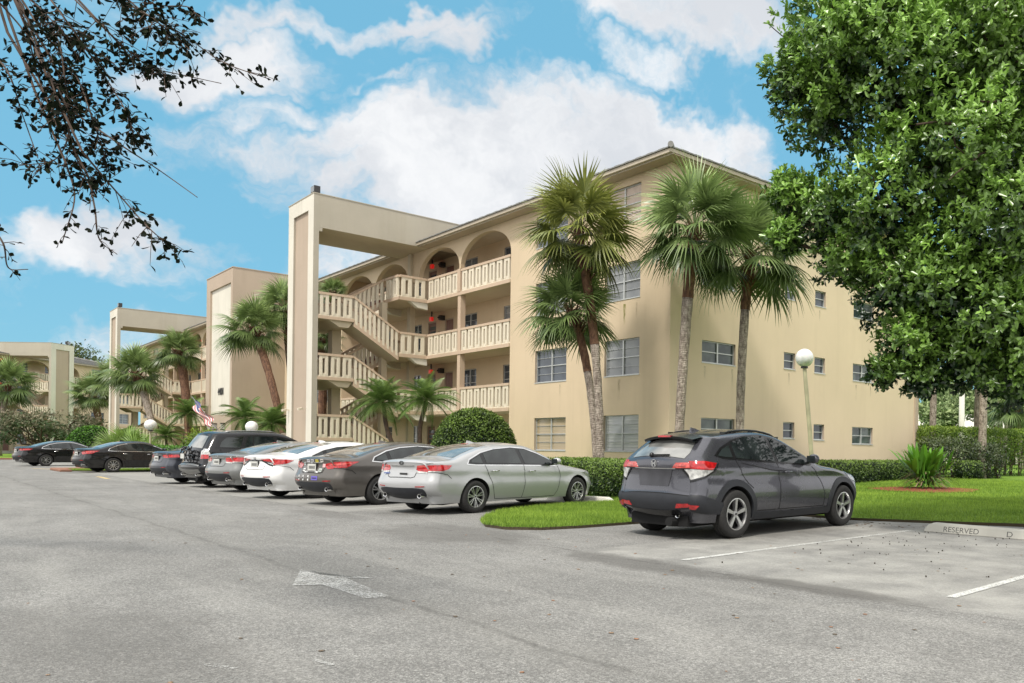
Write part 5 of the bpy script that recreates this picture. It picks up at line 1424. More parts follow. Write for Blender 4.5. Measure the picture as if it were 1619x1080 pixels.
# grass blades
def grass(n, s0, s1, t0, t1, hh, near_edge=0):
    s = rng.uniform(s0, s1, n); tt = rng.uniform(t0, t1, n)
    m = in_lawn_v(s, tt); return s[m], tt[m]
gs = [grass(60000, -9.1, -3.4, -11.3, -5.0, .05), grass(70000, -16.5, -3.2, -6.0, 3.0, .05), grass(60000, -14, -.6, 2.0, 15, .05), grass(12000, 27.8, 30.6, -12.4, -5, .05)]
s = np.concatenate([x[0] for x in gs]); tt = np.concatenate([x[1] for x in gs]); n = len(s)
H = np.array([lawn_h(a, b) for a, b in zip(s, tt)]); hh = rng.uniform(.035, .085, n); az = rng.uniform(0, 6.283, n); ln = rng.normal(0, .022, (n, 2)); w = .0065 + .004 * (tt > 0)
px, py = -s, tt; dx, dy = np.cos(az) * w, np.sin(az) * w
V = np.stack([np.stack([px - dx, py - dy, H - .005], 1), np.stack([px + dx, py + dy, H - .005], 1), np.stack([px + ln[:, 0], py + ln[:, 1], H + hh], 1)], 1).reshape(-1, 3)
patchy = .5 + .5 * np.sin(s * 2.1 + np.sin(tt * 1.7) * 2) * np.sin(tt * 2.7 + s)
sh = np.clip(.38 + .34 * patchy + .18 * np.sin(s * .9 + 1) * np.sin(tt * 1.1) + rng.normal(0, .24, n), 0, 1); sh3 = np.stack([sh * .5, sh * .5, sh], 1).ravel()
o = np_mesh('grass', V, np.arange(3 * n).reshape(-1, 3), M['grassblade'], None, shade=sh3); o.location = g.location; o.rotation_euler = g.rotation_euler
tag(o, 'short bright green grass blades on the lawn and islands', 'grass', kind='stuff')

# markings ---------------------------------------------------------
def worn(name, col, amt=.5, sc=28):
    t = NT(name); c = t.coord('Object'); nz = t.math('ADD', t.math('MULTIPLY', t.noise(c, sc * 2., 2, .8), .7), t.math('MULTIPLY', t.noise(c, 3, 4, .6), .3))
    tr = t.add('ShaderNodeBsdfTransparent'); mx = t.add('ShaderNodeMixShader'); t.link(t.ramp(nz, [(amt - .10, 0.), (amt + .04, 1.)]), mx.inputs[0])
    t.set(color=col, rough=.75, spec=.3); t.link(t.b.outputs[0], mx.inputs[2]); t.link(tr.outputs[0], mx.inputs[1]); t.link(mx.outputs[0], t.n['Material Output'].inputs[0]); return t.m
M['paintw'] = worn('worn_white_paint', (.48, .48, .46), .53); M['paintl'] = worn('line_white_paint', (.60, .60, .57), .47); M['paintw2'] = worn('very_worn_white_paint', (.58, .58, .55), .515); M['paintw3'] = worn('nearly_gone_white_paint', (.48, .48, .46), .56); M['painty'] = worn('worn_yellow_paint', (.62, .47, .22), .46)
def marking(name, label, polys, mat, z=.006):
    mb = MB()
    for p in polys: mb.face([(-a, b, z) for a, b in p])
    o = mb.build(name, M[mat]); o.location = g.location; o.rotation_euler = g.rotation_euler; tag(o, label, kind='structure'); return o
marking('lane_arrow', 'worn white arrow painted in the lane pointing away', [[(-11.0, -15.15), (-11.55, -15.12), (-12.05, -14.79), (-12.05, -14.88), (-11.9, -15.02)], [(-11.0, -15.15), (-11.9, -15.02), (-13.17, -15.13), (-13.15, -15.33), (-12.15, -15.34), (-12.02, -15.56)]], 'paintw')
def stall_line(s0, t0, s1, t1, w=.10):
    d = np.array([s1 - s0, t1 - t0], float); d /= np.linalg.norm(d); q = np.array([-d[1], d[0]]) * w / 2
    return [(s0 - q[0], t0 - q[1]), (s1 - q[0], t1 - q[1]), (s1 + q[0], t1 + q[1]), (s0 + q[0], t0 + q[1])]
marking('stall_line', 'white stall line beside the grey hatchback', [stall_line(-13.1, -11.5, -13.05, -10.4)], 'paintl')
marking('stall_line', 'faded rest of the stall line beside the slate grey SUV', [stall_line(-13.05, -10.4, -12.85, -5.9)], 'paintw2')
marking('stall_line', 'white stall line at the right edge of the photo', [stall_line(-16.58, -11.36, -16.3, -5.9)], 'paintl')
for i, s_ in enumerate((-2.75, .45, 3.7, 6.9, 10.2, 13.4)):
    marking('stall_line', 'faint white stall line between parked cars', [stall_line(s_, -11.2, s_ + 1.2, -6.2)], 'paintw2')
marking('stall_line', 'yellow stall end mark in front of the island', [stall_line(17.4, -12.5, 20.3, -12.4, .16)], 'painty')
marking('stall_line', 'yellow mark near the far black coupe', [stall_line(32, -12.4, 34.2, -13.1, .2)], 'painty')
marking('paint_fleck', 'small worn white paint flecks in the foreground', [stall_line(-14.66, -16.9, -14.9, -16.8, .05), stall_line(-15.0, -16.4, -15.2, -16.35, .035)], 'paintw3')

# mulch ring
t = NT('red_mulch'); c = t.coord('Object')
M['mulch'] = t.set(color=t.ramp(t.noise(c, 45, 4, .8), [(.3, (.10, .02, .012)), (.5, (.33, .075, .04)), (.7, (.50, .16, .09))]), rough=.95); t.bump(t.noise(c, 45, 4, .8), 1., .05)
mb = MB(); n_ = 48; mc = (6.75, 26.9)
ring = []
for i in range(n_):
    a_ = 2 * math.pi * i / n_; r_ = 1 + .06 * math.sin(3 * a_) + .04 * math.sin(7 * a_ + 1); x, y = mc[0] + 1.75 * r_ * math.cos(a_), mc[1] + 1.75 * r_ * math.sin(a_); s_, t_ = to_st(x, y); ring.append((x, y, lawn_h(s_, t_) + .02))
s_, t_ = to_st(*mc); zc_ = lawn_h(s_, t_) + .09
for i in range(n_): mb.face([ring[i], ring[(i + 1) % n_], (mc[0], mc[1], zc_)])
tag(mb.build('mulch_bed', M['mulch'], None, True, merge=.001), 'round bed of red mulch on the lawn', kind='structure')

# brick walk and kerb at the far left
mb = MB(); mb.st(31.0, 62, -5.6, -4.6, .0, .06); o = mb.build('walkway', M['brick']); o.location = g.location; o.rotation_euler = g.rotation_euler; tag(o, 'reddish walkway in front of the far buildings', kind='structure')
mb = MB(); mb.st(62.2, 63.4, -12.6, 20, 0, .12); o = mb.build('kerb', M['brick']); o.location = g.location; o.rotation_euler = g.rotation_euler; tag(o, 'reddish kerb at the far end of the car park', kind='structure')
mb = MB(); mb.st(27.6, 30.9, -12.75, -12.3, 0, .11); mb.st(30.6, 32.2, -12.6, -11.0, 0, .09); o = mb.build('kerb', M['brick'], bevel=.02); o.location = g.location; o.rotation_euler = g.rotation_euler; tag(o, 'pinkish kerb nose of the planted island', kind='structure')

# ================================================================== BUILDINGS
b1 = make_block(); tag(b1, 'near four-storey tan apartment block with palms at its corner', 'apartment block', 'matching apartment blocks with stair portals')
b2 = copy_tree(b1); b2.location = st(44.1, 0); b2['label'] = 'second tan apartment block beyond the numbered tower'
streaks(b1)
b3 = copy_tree(b2); b3.location = (-79.9, 111.3, 0); b3.rotation_euler = (0, 0, R(90)); b3['label'] = 'farthest apartment block at the left edge with arches under its portal'
make_tower()

# ================================================================== CARS
pSil = paint('silver_paint', (.41, .415, .42), .4, .32); pGry = paint('slate_grey_paint', (.085, .086, .10), .8, .22); pBlk = paint('black_paint', (.0035, .0035, .005), .1, .25); pWht = paint('white_paint', (.78, .78, .77), .0, .3)
pBrn = paint('bronze_grey_paint', (.115, .105, .095), .6, .28); pMid = paint('mid_grey_paint', (.21, .215, .21), .6, .28); pCha = paint('charcoal_blue_paint', (.05, .055, .07), .5, .28)
def heading(phi):
    h = (D2[0] * math.cos(phi) + D1[0] * math.sin(phi), D2[1] * math.cos(phi) + D1[1] * math.sin(phi)); return math.atan2(h[1], h[0])
GRP = None
def park(px, py, phi, K, label, name='parked_car', half=.82, cat='car'):
    """px, py: ground point under the right rear tyre"""
    th = heading(R(phi)); lx, ly = -math.sin(th), math.cos(th)
    return make_car(name, label, cat, (px + lx * half, py + ly * half, 0), th, K)
K = hrv(pGry); K['wr'] = .372; K['arch'] = .425; r, S = park(.21, 12.46, 4.6, K, 'slate grey compact SUV parked nearest, rear to the camera', half=.87); hrv_extras(r, S, pGry); badge(r, S, 0, 1.135, 'H', .055)
K = sedan(3.22, pSil, 'twin', 'bar', plate=False); r, S = park(-5.08, 16.7, 15, K, 'silver sedan with no plate, beside the grass island'); badge(r, S, 0, 1.02, 'oval', .045, 'blacktrim')
mb = MB(); p = S.rear(0, .80); mb.box(p.x - .012, p.x, -.19, .02, .79, .825); mb.build('dealer_badge', M['dark'], r)
mb = MB(); p = S.rear(.42, .80); mb.box(p.x - .012, p.x + .02, .36, .52, .80, .825); mb.build('model_badge', plain('blue_grey_badge', (.15, .2, .42), .4), r)
K = sedan(3.2, pBrn, 'ten', 'boomer'); r, S = park(-7.87, 18.73, 13, K, 'bronze grey sedan covered in bumper stickers on its boot'); badge(r, S, 0, .985, 'ring', .05)
STK = [((.0, 1.0, .12, .07), (.55, .55, .6)), ((-.16, 1.0, .10, .06), (.75, .62, .08)), ((.16, 1.0, .12, .06), (.7, .7, .75)), ((-.32, 1.01, .09, .07), (.65, .6, .55)), ((.32, .93, .08, .06), (.55, .62, .6)), ((-.38, .90, .08, .08), (.7, .45, .45)), ((.30, .80, .10, .06), (.75, .75, .72)), ((-.30, .80, .10, .07), (.55, .6, .55)),
       ((.45, .62, .05, .12), (.75, .75, .75)), ((.25, .62, .05, .12), (.7, .7, .7)), ((.05, .62, .05, .12), (.75, .75, .75)), ((-.18, .62, .20, .09), (.16, .12, .55)), ((.0, .755, .5, .03), (.7, .7, .7))]
for (y, z, w_2, h_2), col in STK:
    mb = MB(); p = S.rear(y, z); p2 = S.rear(y, z + .03); sl = (p2.x - p.x) / .03
    f = lambda a, b: (S.rear(a, b).x - .007, a, b)
    mb.face([f(y - w_2 / 2, z - h_2 / 2), f(y + w_2 / 2, z - h_2 / 2), f(y + w_2 / 2, z + h_2 / 2), f(y - w_2 / 2, z + h_2 / 2)])
    mb.face([(v[0] - .002, v[1], v[2]) for v in (f(y - w_2 * .36, z - h_2 * .12), f(y + w_2 * .36, z - h_2 * .12), f(y + w_2 * .36, z + h_2 * .12), f(y - w_2 * .36, z + h_2 * .12))], 1)
    mb.build('sticker', [plain('sticker', col, .5), M['dark']], r)
K = sedan(3.2, pWht, 'ten', 'slim', chrome=False); r, S = park(-10.3, 20.72, 13, K, 'white sedan between the bronze grey and mid grey sedans'); badge(r, S, 0, 1.0, 'H', .045)
K = sedan(3.2, pMid, 'twin', 'bar'); r, S = park(-12.84, 23.3, 12, K, 'mid grey sedan right of the black wagon with roof rails'); badge(r, S, 0, 1.01, 'oval', .045)
K = suv(pBlk); r, S = park(-15.2, 25.47, 9, K, 'black SUV with cluttered tailgate carrier and roof rails', cat='suv'); suv_extras(r, S)
K = sedan(3.1, pCha, 'multi', 'sweep'); r, S = park(-17.59, 27.69, 9, K, 'charcoal sedan half hidden left of the black SUV'); badge(r, S, 0, 1.0, 'oval', .045)
K = sedan(2.85, pBlk, 'multi', 'boomer'); r, S = park(-28.03, 37.52, 12, K, 'black sedan parked alone beside the grass island'); badge(r, S, 0, 1.0, 'ring', .045)
K = sedan(2.85, pBlk, 'twin', 'sweep'); r, S = park(-38.43, 46.33, 12, K, 'farthest black coupe near the left edge'); badge(r, S, 0, 1.0, 'ring', .045)

# ---- wheel stops
def wheel_stop(s0, s1, t, label, text=False, rot=0):
    root = empty('wheel_stop', st((s0 + s1) / 2, t), BLOCK_ANG + rot); tag(root, label, 'parking block', 'concrete wheel stops at the stall heads')
    L = abs(s1 - s0); h, wb, wt = .155, .11, .06; mb = MB()
    xs = [-L / 2, -L / 2 + .06, -L / 2 + .16, L / 2 - .16, L / 2 - .06, L / 2]; hs = [.05, .115, h, h, .115, .05]
    ring = lambda x, hh: [(x, -wb, 0), (x, wb, 0), (x, wt + .02, hh * .85), (x, wt, hh), (x, -wt, hh), (x, -wt - .02, hh * .85)]
    n = len(xs); V = [p for x, hh in zip(xs, hs) for p in ring(x, hh)]; F = []
    for i in range(n - 1):
        for j in range(6): F.append((i * 6 + j, i * 6 + (j + 1) % 6, (i + 1) * 6 + (j + 1) % 6, (i + 1) * 6 + j))
    F += [tuple(range(6))[::-1], tuple((n - 1) * 6 + j for j in range(6))]; mb.raw(V, F)
    mb.build('block', M['concrete'], root, bevel=.008)
    if text:
        tilt = math.atan2(.85 * h, wb - wt - .02)
        for s_, x, sc in (('RESERVED', -L / 2 + .36, 1.), ('D', -L / 2 + 1.47, 1.)):
            text_obj('stencil', s_, .125, .002, M['stencil'], root, (x, -wb + .0120 - .006, .024), (tilt, 0, 0), 1.15 if len(s_) > 1 else 1.2)
    return root
M['stencil'] = worn('stencil_black', (.10, .10, .095), .40, 40)
wheel_stop(-15.35, -13.05, -5.72, 'pale concrete wheel stop stencilled RESERVED D', True)
wheel_stop(-4.35, -2.2, -5.95, 'concrete wheel stop at the nose of the silver sedan', rot=.22)

# ---- lamps
def globe_lamp(base, top, r, label, pr=.055):
    root = empty('globe_lamp', base); tag(root, label, 'lamp post', 'white globe lamps in the planting')
    T = Vector(top) - Vector(base); mb = MB(); mb.tube([(0, 0, -.1), T * .5, T - Vector((0, 0, r))], [pr, pr, pr * .9], 12); mb.tube([(0, 0, 0), (0, 0, .12)], [pr * 2, pr * 1.6], 12); mb.build('post', M['lpost'], root, True, angle=40)
    mb = MB(); mb.tube([T - Vector((0, 0, r * 1.12)), T - Vector((0, 0, r * .86))], [r * .42, r * .36], 14); mb.build('collar', M['dark'], root, True, angle=40)
    mb = MB(); mb.sphere(T, r, 28); mb.build('globe', M['globe'], root, True)
M['lpost'] = plain('lamp_post_paint', (.50, .47, .30), .6, var=.4, ns=2.)
t = NT('white_globe'); c = t.coord('Object'); sp_ = t.add('ShaderNodeSeparateXYZ'); t.link(t.coord('Generated'), sp_.inputs[0])
M['globe'] = t.set(color=t.mix(t.math('MULTIPLY', t.ramp(t.noise(c, 9, 5, .7), [(.45, 0.), (.7, 1.)]), t.math('SUBTRACT', 1., sp_.outputs[2], True)), (.80, .80, .78), (.42, .43, .38)), rough=.35, sss=.1)
globe_lamp((2.62, 22.7, .12), at(1272, 566, 22.7), .255, 'tall leaning lamp post with white globe before the end wall', .062)
p = at(398, 675, 38); globe_lamp((p[0], 38, .2), p, .27, 'low white globe lamp behind the black SUV roof')
p = at(238, 672, 49.5); globe_lamp((p[0], 49.5, .2), p, .33, 'low white globe lamp among palmettos of the second block')

# ---- flag
root = empty('flag', st(38.1, -3.4, 0)); tag(root, 'small striped flag hanging from a tilted pole on the tower', 'flag')
A_ = Vector(at(306, 630, 50.3)) - root.location; B_ = Vector(at(337, 662, 49.0)) - root.location
mb = MB(); mb.tube([A_ + Vector((-.1, 0, .1)), B_ + Vector((.35, -.05, -.7))], [.025, .025], 8); mb.build('pole', M['steel'], root, True)
V = []; F = []; mi = []; nx, ny = 22, 13
for i in range(nx + 1):
    for j in range(ny + 1):
        k = i / nx; q = A_.lerp(B_, k); V.append(tuple(q + Vector((.12 * math.sin(k * 9 + j * .3), .08 * math.sin(k * 7 + j), -.62 * j / ny - .1 * math.sin(k * 3)))))
for i in range(nx):
    for j in range(ny):
        a_ = i * (ny + 1) + j; F.append((a_, a_ + 1, a_ + ny + 2, a_ + ny + 1)); mi.append(2 if (i < 8 and j < 7) else j % 2)
o = np_mesh('cloth', np.array(V), np.array(F), None, root, mats=[plain('flag_red', (.5, .10, .10), .8), plain('flag_white', (.7, .68, .66), .8), plain('flag_blue', (.10, .11, .25), .8)], midx=mi)

# ================================================================== PLANTING
def gz(x, y):
    s_, t_ = to_st(x, y); return lawn_h(s_, t_)
def palm(label, pxb, Yb, mids, tops, r0, r1, sc, **k):
    b = at(pxb, 715, Yb); b = (b[0], Yb, gz(b[0], Yb)); fan_palm(label, b, at(*mids), at(*tops), r0, r1, sc, **k)
PG = 'sabal palms along the blocks'
palm('tallest palm, left of the building corner, with yellowing fronds', 950, 25., (952, 560, 25.1), (914, 364, 25.3), .115, .145, 1.19, kind=1, mat='palm_y', brown=.42, group=PG, rot=.3)
palm('shorter leaning palm crossing behind the tallest palm', 946, 25.5, (938, 570, 25.6), (903, 492, 25.8), .115, .125, 0.96, kind=2, brown=.45, group=PG, rot=1.)
palm('stout palm leaning right at the building corner', 1071, 24.8, (1080, 520, 24.8), (1098, 360, 24.8), .14, .175, 1.22, kind=3, brown=.3, group=PG, rot=2.)
palm('straight palm in front of the end wall, right of the corner', 1170, 26.4, (1168, 560, 26.4), (1187, 398, 26.4), .14, .15, 1.29, kind=4, mat='palm', brown=.25, group=PG, rot=.8)
palm('leaning palm before the numbered tower, left of the near portal', 458, 45., (432, 590, 46), (400, 520, 47.), .17, .21, 1.17, kind=2, brown=.8, group=PG, rot=.5)
palm('palm partly hidden behind the near portal pillar', 470, 49., (460, 600, 49), (450, 485, 49.), .16, .18, 1.10, kind=3, brown=.5, group=PG, rot=2.5)
palm('leaning palm in front of the second portal', 249, 58., (240, 640, 58.5), (213, 590, 59.), .20, .24, 1.26, kind=1, brown=.25, group=PG, rot=1.9)
palm('palm beside the balconies of the second block', 301, 58., (297, 620, 58.5), (283, 555, 59.), .24, .28, 1.06, kind=4, brown=.8, group=PG, rot=.9)
palm('far palm left of the second portal pillar', 165, 80., (158, 665, 80), (146, 622, 80.), .26, .28, 1.35, kind=3, brown=.6, group=PG, rot=.2)
palm('palm at the far left edge under the farthest portal', -3, 76., (2, 665, 76), (12, 608, 76.), .26, .26, 1.51, kind=1, brown=.2, group=PG, rot=2.2)
palm('palm peeking left of the second portal pillar, lower', 176, 74., (178, 660, 74), (180, 600, 74.), .2, .22, 1.30, kind=2, brown=.4, group=PG, rot=3.2)
palm('palm seen through the near stairs beyond the portal', 508, 41., (510, 640, 41), (512, 535, 41.), .2, .2, 0.61, kind=4, brown=.9, group=PG, rot=3.2)
palm('palm top behind the upper landing of the near stairs', 528, 44., (528, 600, 44), (527, 462, 44.), .15, .15, 0.50, kind=2, brown=.9, group=PG, rot=1.2)
DG = 'slender date palms in the beds'
def dpalm(label, pxb, Yb, tx, ty, sc, r=.07, **k):
    b = at(pxb, 715, Yb); feather_palm(label, (b[0], Yb, gz(b[0], Yb)), at(tx, ty, Yb + .2), sc, r, group=DG, **k)
dpalm('slender date palm left of the pair by the stairs', 630, 33.5, 606, 636, 1.08, .085, seed=2, n=34)
dpalm('slender date palm right of the pair, beside the round topiary', 654, 32., 674, 634, 1.02, .085, seed=3, n=34)
dpalm('low date palm in front of the numbered tower', 385, 43., 388, 662, 1.25, .10, seed=4, n=24)
dpalm('dense date palm beside the near portal pillar', 428, 42., 432, 672, 1.15, .10, seed=5, n=34)
dpalm('dark date palm below the second block balconies', 303, 55., 300, 655, 1.15, .13, seed=6, n=34)
dpalm('bushy date palm left of the dark one, second block', 272, 54., 262, 690, .95, .08, seed=7, n=30)
dpalm('date palm under the second portal landing', 205, 62., 200, 690, .8, .08, seed=8, n=24)
SG = 'palmetto clumps by the second portal'
for lab, px_, py_, Y_2, sc_, sd in (('light green palmetto clump behind the lone black sedan', 215, 705, 53., 1.15, 11), ('tall light palmetto clump by the second portal', 205, 690, 56., 1.3, 12), ('grey green palmetto clump left of the lighter ones', 180, 706, 56., 1.3, 13), ('low palmetto clump right of the lighter ones', 238, 708, 52., .9, 14)):
    b = at(px_, 715, Y_2); palmetto(lab, (b[0], Y_2, gz(b[0], Y_2) + max(0, (705 - py_) / 1287 * Y_2 * .7)), sc_, seed=sd, group=SG, mat='palm' if 'grey' in lab else 'saw')

def hb(px_, Y_): b = at(px_, 715, Y_); return (b[0], Y_, gz(b[0], Y_))
def along(pa, Ya, pb, Yb):
    a, b = hb(pa, Ya), hb(pb, Yb); L = math.hypot(b[0] - a[0], b[1] - a[1]); return ((a[0] + b[0]) / 2, (a[1] + b[1]) / 2, min(a[2], b[2]), math.atan2(b[1] - a[1], b[0] - a[0])), L
b = hb(750, 28.7); bush('round_topiary', 'large domed dark green topiary beside the near balconies', 'topiary', (*b[:3], BLOCK_ANG), (3.0, 3.0, 2.62), 30000, .075, 'leaf_hedge', 0., trim=.02, dome=True)
b = hb(145, 69.); bush('round_topiary', 'small rounded green shrub left of the second portal', 'topiary', (*b[:3], 0.), (3.7, 3.3, 2.75), 8000, .14, 'leaf_bright', 0., trim=.04, dome=True)
L_, ln_ = along(892, 25.6, 1012, 21.6); bush('clipped_hedge', 'low clipped hedge at the foot of the near palms', 'hedge', L_, (ln_, 1.5, .98), 26000, .07, 'leaf_hedge', 1.2, trim=.04)
L_, ln_ = along(1230, 28.3, 1452, 36.); bush('clipped_hedge', 'low clipped hedge along the end wall', 'hedge', L_, (ln_, 1.2, .85), 26000, .08, 'leaf_hedge', 1.4, trim=.03)
L_, ln_ = along(1000, 22.6, 1240, 28.6); bush('clipped_hedge', 'low hedge hidden behind the slate grey SUV', 'hedge', L_, (ln_, 1.3, .9), 14000, .08, 'leaf_hedge', 1.4, trim=.03)
L_, ln_ = along(345, 39.5, 232, 50.); bush('clipped_hedge', 'bright green low hedge behind the lone black sedan', 'hedge', L_, (ln_, 1.6, 1.15), 16000, .10, 'leaf_bright', 1.0, trim=.05)
L_, ln_ = along(860, 26.5, 895, 25.8); bush('small_shrub', 'yellowish little shrub between topiary and palm hedge', 'shrub', L_, (1.3, 1.0, .75), 2500, .06, 'leaf_lime', .3)
b = hb(322, 47.); bush('yellow_shrub', 'yellow green shrub in front of the numbered tower', 'shrub', (*b[:3], 0.), (2.2, 2.0, 2.1), 4000, .12, 'leaf_lime', 0., core=False, stem=True, trim=.3)
b = hb(505, 30.); bush('small_shrub', 'low shrub at the foot of the near portal', 'shrub', (*b[:3], 0.), (2.4, 1.5, 1.0), 3500, .08, 'leaf_hedge', .4)
L_, ln_ = along(680, 30., 560, 32.5); bush('small_shrub', 'low planting below the near stairs', 'shrub', L_, (ln_, 1.2, .9), 6000, .08, 'leaf_hedge', .6)
# spreading bracted tree at left
b = hb(75, 74.); root = empty('spreading_tree', b); tag(root, 'low spreading tree with pinkish bracts before the far stairs', 'tree')
mb = MB(); C_ = []
for i in range(16):
    a_ = i * 2.4; q = (4.6 * math.cos(a_) * random.uniform(.4, 1), 2.5 * math.sin(a_), random.uniform(1.8, 4.4)); limb(mb, (random.uniform(-.5, .5), 0, .1), q, .13, .03, .3); C_.append(q)
mb.build('trunk', M['bark'], root, True)
P_, D_ = zip(*[blob_tips(q, (1.7, 1.3, .6), 120, .9) for q in C_ + [(random.uniform(-5.6, 5.8), random.uniform(-2, 2), random.uniform(1.6, 4.2)) for _ in range(12)]]); P_, D_ = np.concatenate(P_), np.concatenate(D_)
sh0 = np.clip(.25 + .2 * (P_[:, 2] - 2.5) + rng.normal(0, .2, len(P_)), 0, 1); leaf_cloud('crown', *rosettes(P_, D_, 4, .20, .11, sh0), M['leaf_pink'], root)

# strap-leaved plant in the mulch bed
root = empty('strap_leaved_plant', (mc[0], mc[1], zc_)); tag(root, 'big strap-leaved plant in the red mulch bed', 'plant')
V = []; F = []; S_ = []; 
for j in range(210):
    old = j > 120; az = random.uniform(0, 6.283); r0 = random.uniform(0, .55); l = random.uniform(.75, 1.3) * (.75 if old else 1); el = R(random.uniform(5, 45) if old else random.uniform(38, 86)); w = random.uniform(.05, .085) * (.45 if old else 1); b_ = len(V)
    o_ = np.array([math.cos(az + random.uniform(-1, 1)) * r0, math.sin(az) * r0, (.0 if old else .25) + random.uniform(0, .35)]); sh_ = random.uniform(.2, .5) if old else random.uniform(.45, 1)
    for i in range(6):
        k = i / 5; rr = l * k; x = rr * math.cos(el); z = rr * math.sin(el) - (.55 if old else .22) * l * k ** 2.5; ww = w * math.sin(math.pi * (.12 + .86 * k)) 
        for sg in (-1, 1): V.append(o_ + np.array([math.cos(az) * x - sg * ww * math.sin(az), math.sin(az) * x + sg * ww * math.cos(az), z + .02])); S_.append(sh_ * (.6 + .4 * k))
    for i in range(5): q = b_ + 2 * i; F.append((q, q + 1, q + 3, q + 2))
np_mesh('leaves', np.array(V), np.array(F), M['leaf_bright'], root, shade=S_)
V = []; F = []
for j in range(90):
    az = random.uniform(0, 6.283); l = random.uniform(.4, .8); el = R(random.uniform(-5, 70)); b_ = len(V); o_ = np.array([math.cos(az) * .25, math.sin(az) * .25, random.uniform(.05, .45)])
    for i in range(4):
        k = i / 3; x = l * k * math.cos(el); z = l * k * math.sin(el) - .5 * l * k * k; ww = .02
        for sg in (-1, 1): V.append(o_ + np.array([math.cos(az) * x - sg * ww * math.sin(az), math.sin(az) * x + sg * ww * math.cos(az), max(.01, z + o_[2]) - o_[2]]))
    for i in range(3): q = b_ + 2 * i; F.append((q, q + 1, q + 3, q + 2))
np_mesh('dead_leaves', np.array(V), np.array(F), plain('dead_leaf_brown', (.22, .15, .09), .9), root)

# right background -------------------------------------------------
L_, ln_ = along(1446, 38.5, 1700, 44.); bush('tall_hedge', 'tall yellow green hedge with bare stems at the right edge', 'hedge', L_, (ln_, 1.3, 2.35), 26000, .10, 'leaf_lime', 1.2, core=False, stem=True, trim=.07, gaps=.93)
b = hb(1497, 36.6); bush('purple_shrub', 'dark purple green shrub behind the mulch bed', 'shrub', (*b[:3], .3), (2.6, 1.7, 1.75), 3200, .12, 'leaf_purple', .2, core=False, stem=True, trim=.16, gaps=.8)
b = hb(1560, 37.4); bush('purple_shrub', 'small croton-like purple shrub right of the bare trunk', 'shrub', (*b[:3], .3), (1.5, 1.1, 1.6), 2600, .11, 'leaf_purple', .1, core=False, stem=True, trim=.15, gaps=.5)
b = hb(1532, 36.); bush('small_shrub', 'small dark green shrub at the foot of the bare trunk', 'shrub', (*b[:3], .3), (1.2, .9, .8), 2200, .08, 'leaf_hedge', .2)
def bare_trunk(label, pxb, Yb, tx, ty, r, mat='ptrunk', crown=1.0, kind=2):
    b = hb(pxb, Yb); fan_palm(label, b, at((pxb + tx) / 2, (700 + ty) / 2, Yb), at(tx, ty, Yb), r, r * .9, crown, kind=kind, brown=.04, group='palm trunks beyond the lawn')
bare_trunk('pale palm trunk standing on the lawn behind the purple shrub', 1552, 37.2, 1560, 470, .19)
bare_trunk('browner palm trunk just left of the pale one', 1544, 41., 1552, 440, .19)
bare_trunk('grey palm trunk just right of the end wall', 1474, 40., 1478, 500, .17)
bare_trunk('distant palm trunk beyond the tall hedge', 1579, 62., 1582, 585, .2, kind=3)
bare_trunk('distant thin palm trunk beyond the hedge, leaning', 1587, 66., 1596, 610, .16, kind=1)
bare_trunk('distant palm at the right edge with pale crown', 1616, 60., 1608, 640, .16, kind=4, crown=1.4)
root = empty('utility_post', (at(1520, 700, 52)[0], 52, 0)); tag(root, 'plain pale post rising above the tall hedge', 'post'); mb = MB(); mb.tube([(0, 0, 0), (0, 0, 5.2)], [.19, .17], 10); mb.build('shaft', M['concrete'], root, True)

def far_tree(label, px_, Y_, top, wid, mat='leaf_far', n=2600, leaf=.42, name='broadleaf_tree', trunk=True, sparse=False, group=None, bot=.25):
    b = at(px_, 715, Y_); root = empty(name, (b[0], Y_, 0)); tag(root, label, 'tree', group); mb = MB()
    H_ = at(px_, top, Y_)[2]; Wd = wid / 1287 * Y_; cs = []
    for i in range(9):
        a_ = i * 2.4; q = (Wd * .36 * math.cos(a_) * random.uniform(.5, 1), Wd * .3 * math.sin(a_), H_ * random.uniform(bot + .1, .85)); limb(mb, (0, 0, H_ * .2), q, .02 * H_, .006 * H_, .25, 5); cs.append(q)
    limb(mb, (0, 0, 0), (0, 0, H_ * .45), .035 * H_, .02 * H_, .06, 4); cs.append((0, 0, H_ * .8)); mb.build('trunk', M['bark'], root, True)
    P_, D_ = zip(*[blob_tips(q, (Wd * .22, Wd * .22, H_ * .17), n // 10, .8) for q in cs]); P_, D_ = np.concatenate(P_), np.concatenate(D_); P_[:, 2] = np.minimum(P_[:, 2], H_ * 1.02)
    if sparse: k_ = rng.random(len(P_)) < .25; P_, D_ = P_[k_], D_[k_]
    sh0 = np.clip(.3 + .5 * D_[:, 2] * .6 + rng.normal(0, .2, len(P_)), 0, 1); leaf_cloud('crown', *rosettes(P_, D_, 3, leaf, leaf * .55, sh0), M[mat], root)
for i, (px_, Y_, tp, wd) in enumerate(((1400, 120, 560, 190), (1470, 90, 628, 110), (1540, 100, 600, 140), (1600, 85, 575, 150), (1680, 78, 560, 170), (1500, 130, 590, 160), (1640, 120, 560, 190))):
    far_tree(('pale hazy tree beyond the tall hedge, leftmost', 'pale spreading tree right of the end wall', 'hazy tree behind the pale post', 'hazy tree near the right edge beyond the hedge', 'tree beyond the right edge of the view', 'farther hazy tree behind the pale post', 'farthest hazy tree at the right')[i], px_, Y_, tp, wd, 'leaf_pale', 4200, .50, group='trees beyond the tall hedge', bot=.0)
far_tree('dark evergreen behind the farthest portal', 118, 128, 536, 120, 'leaf_far', 4200, .5, group='trees behind the far blocks')
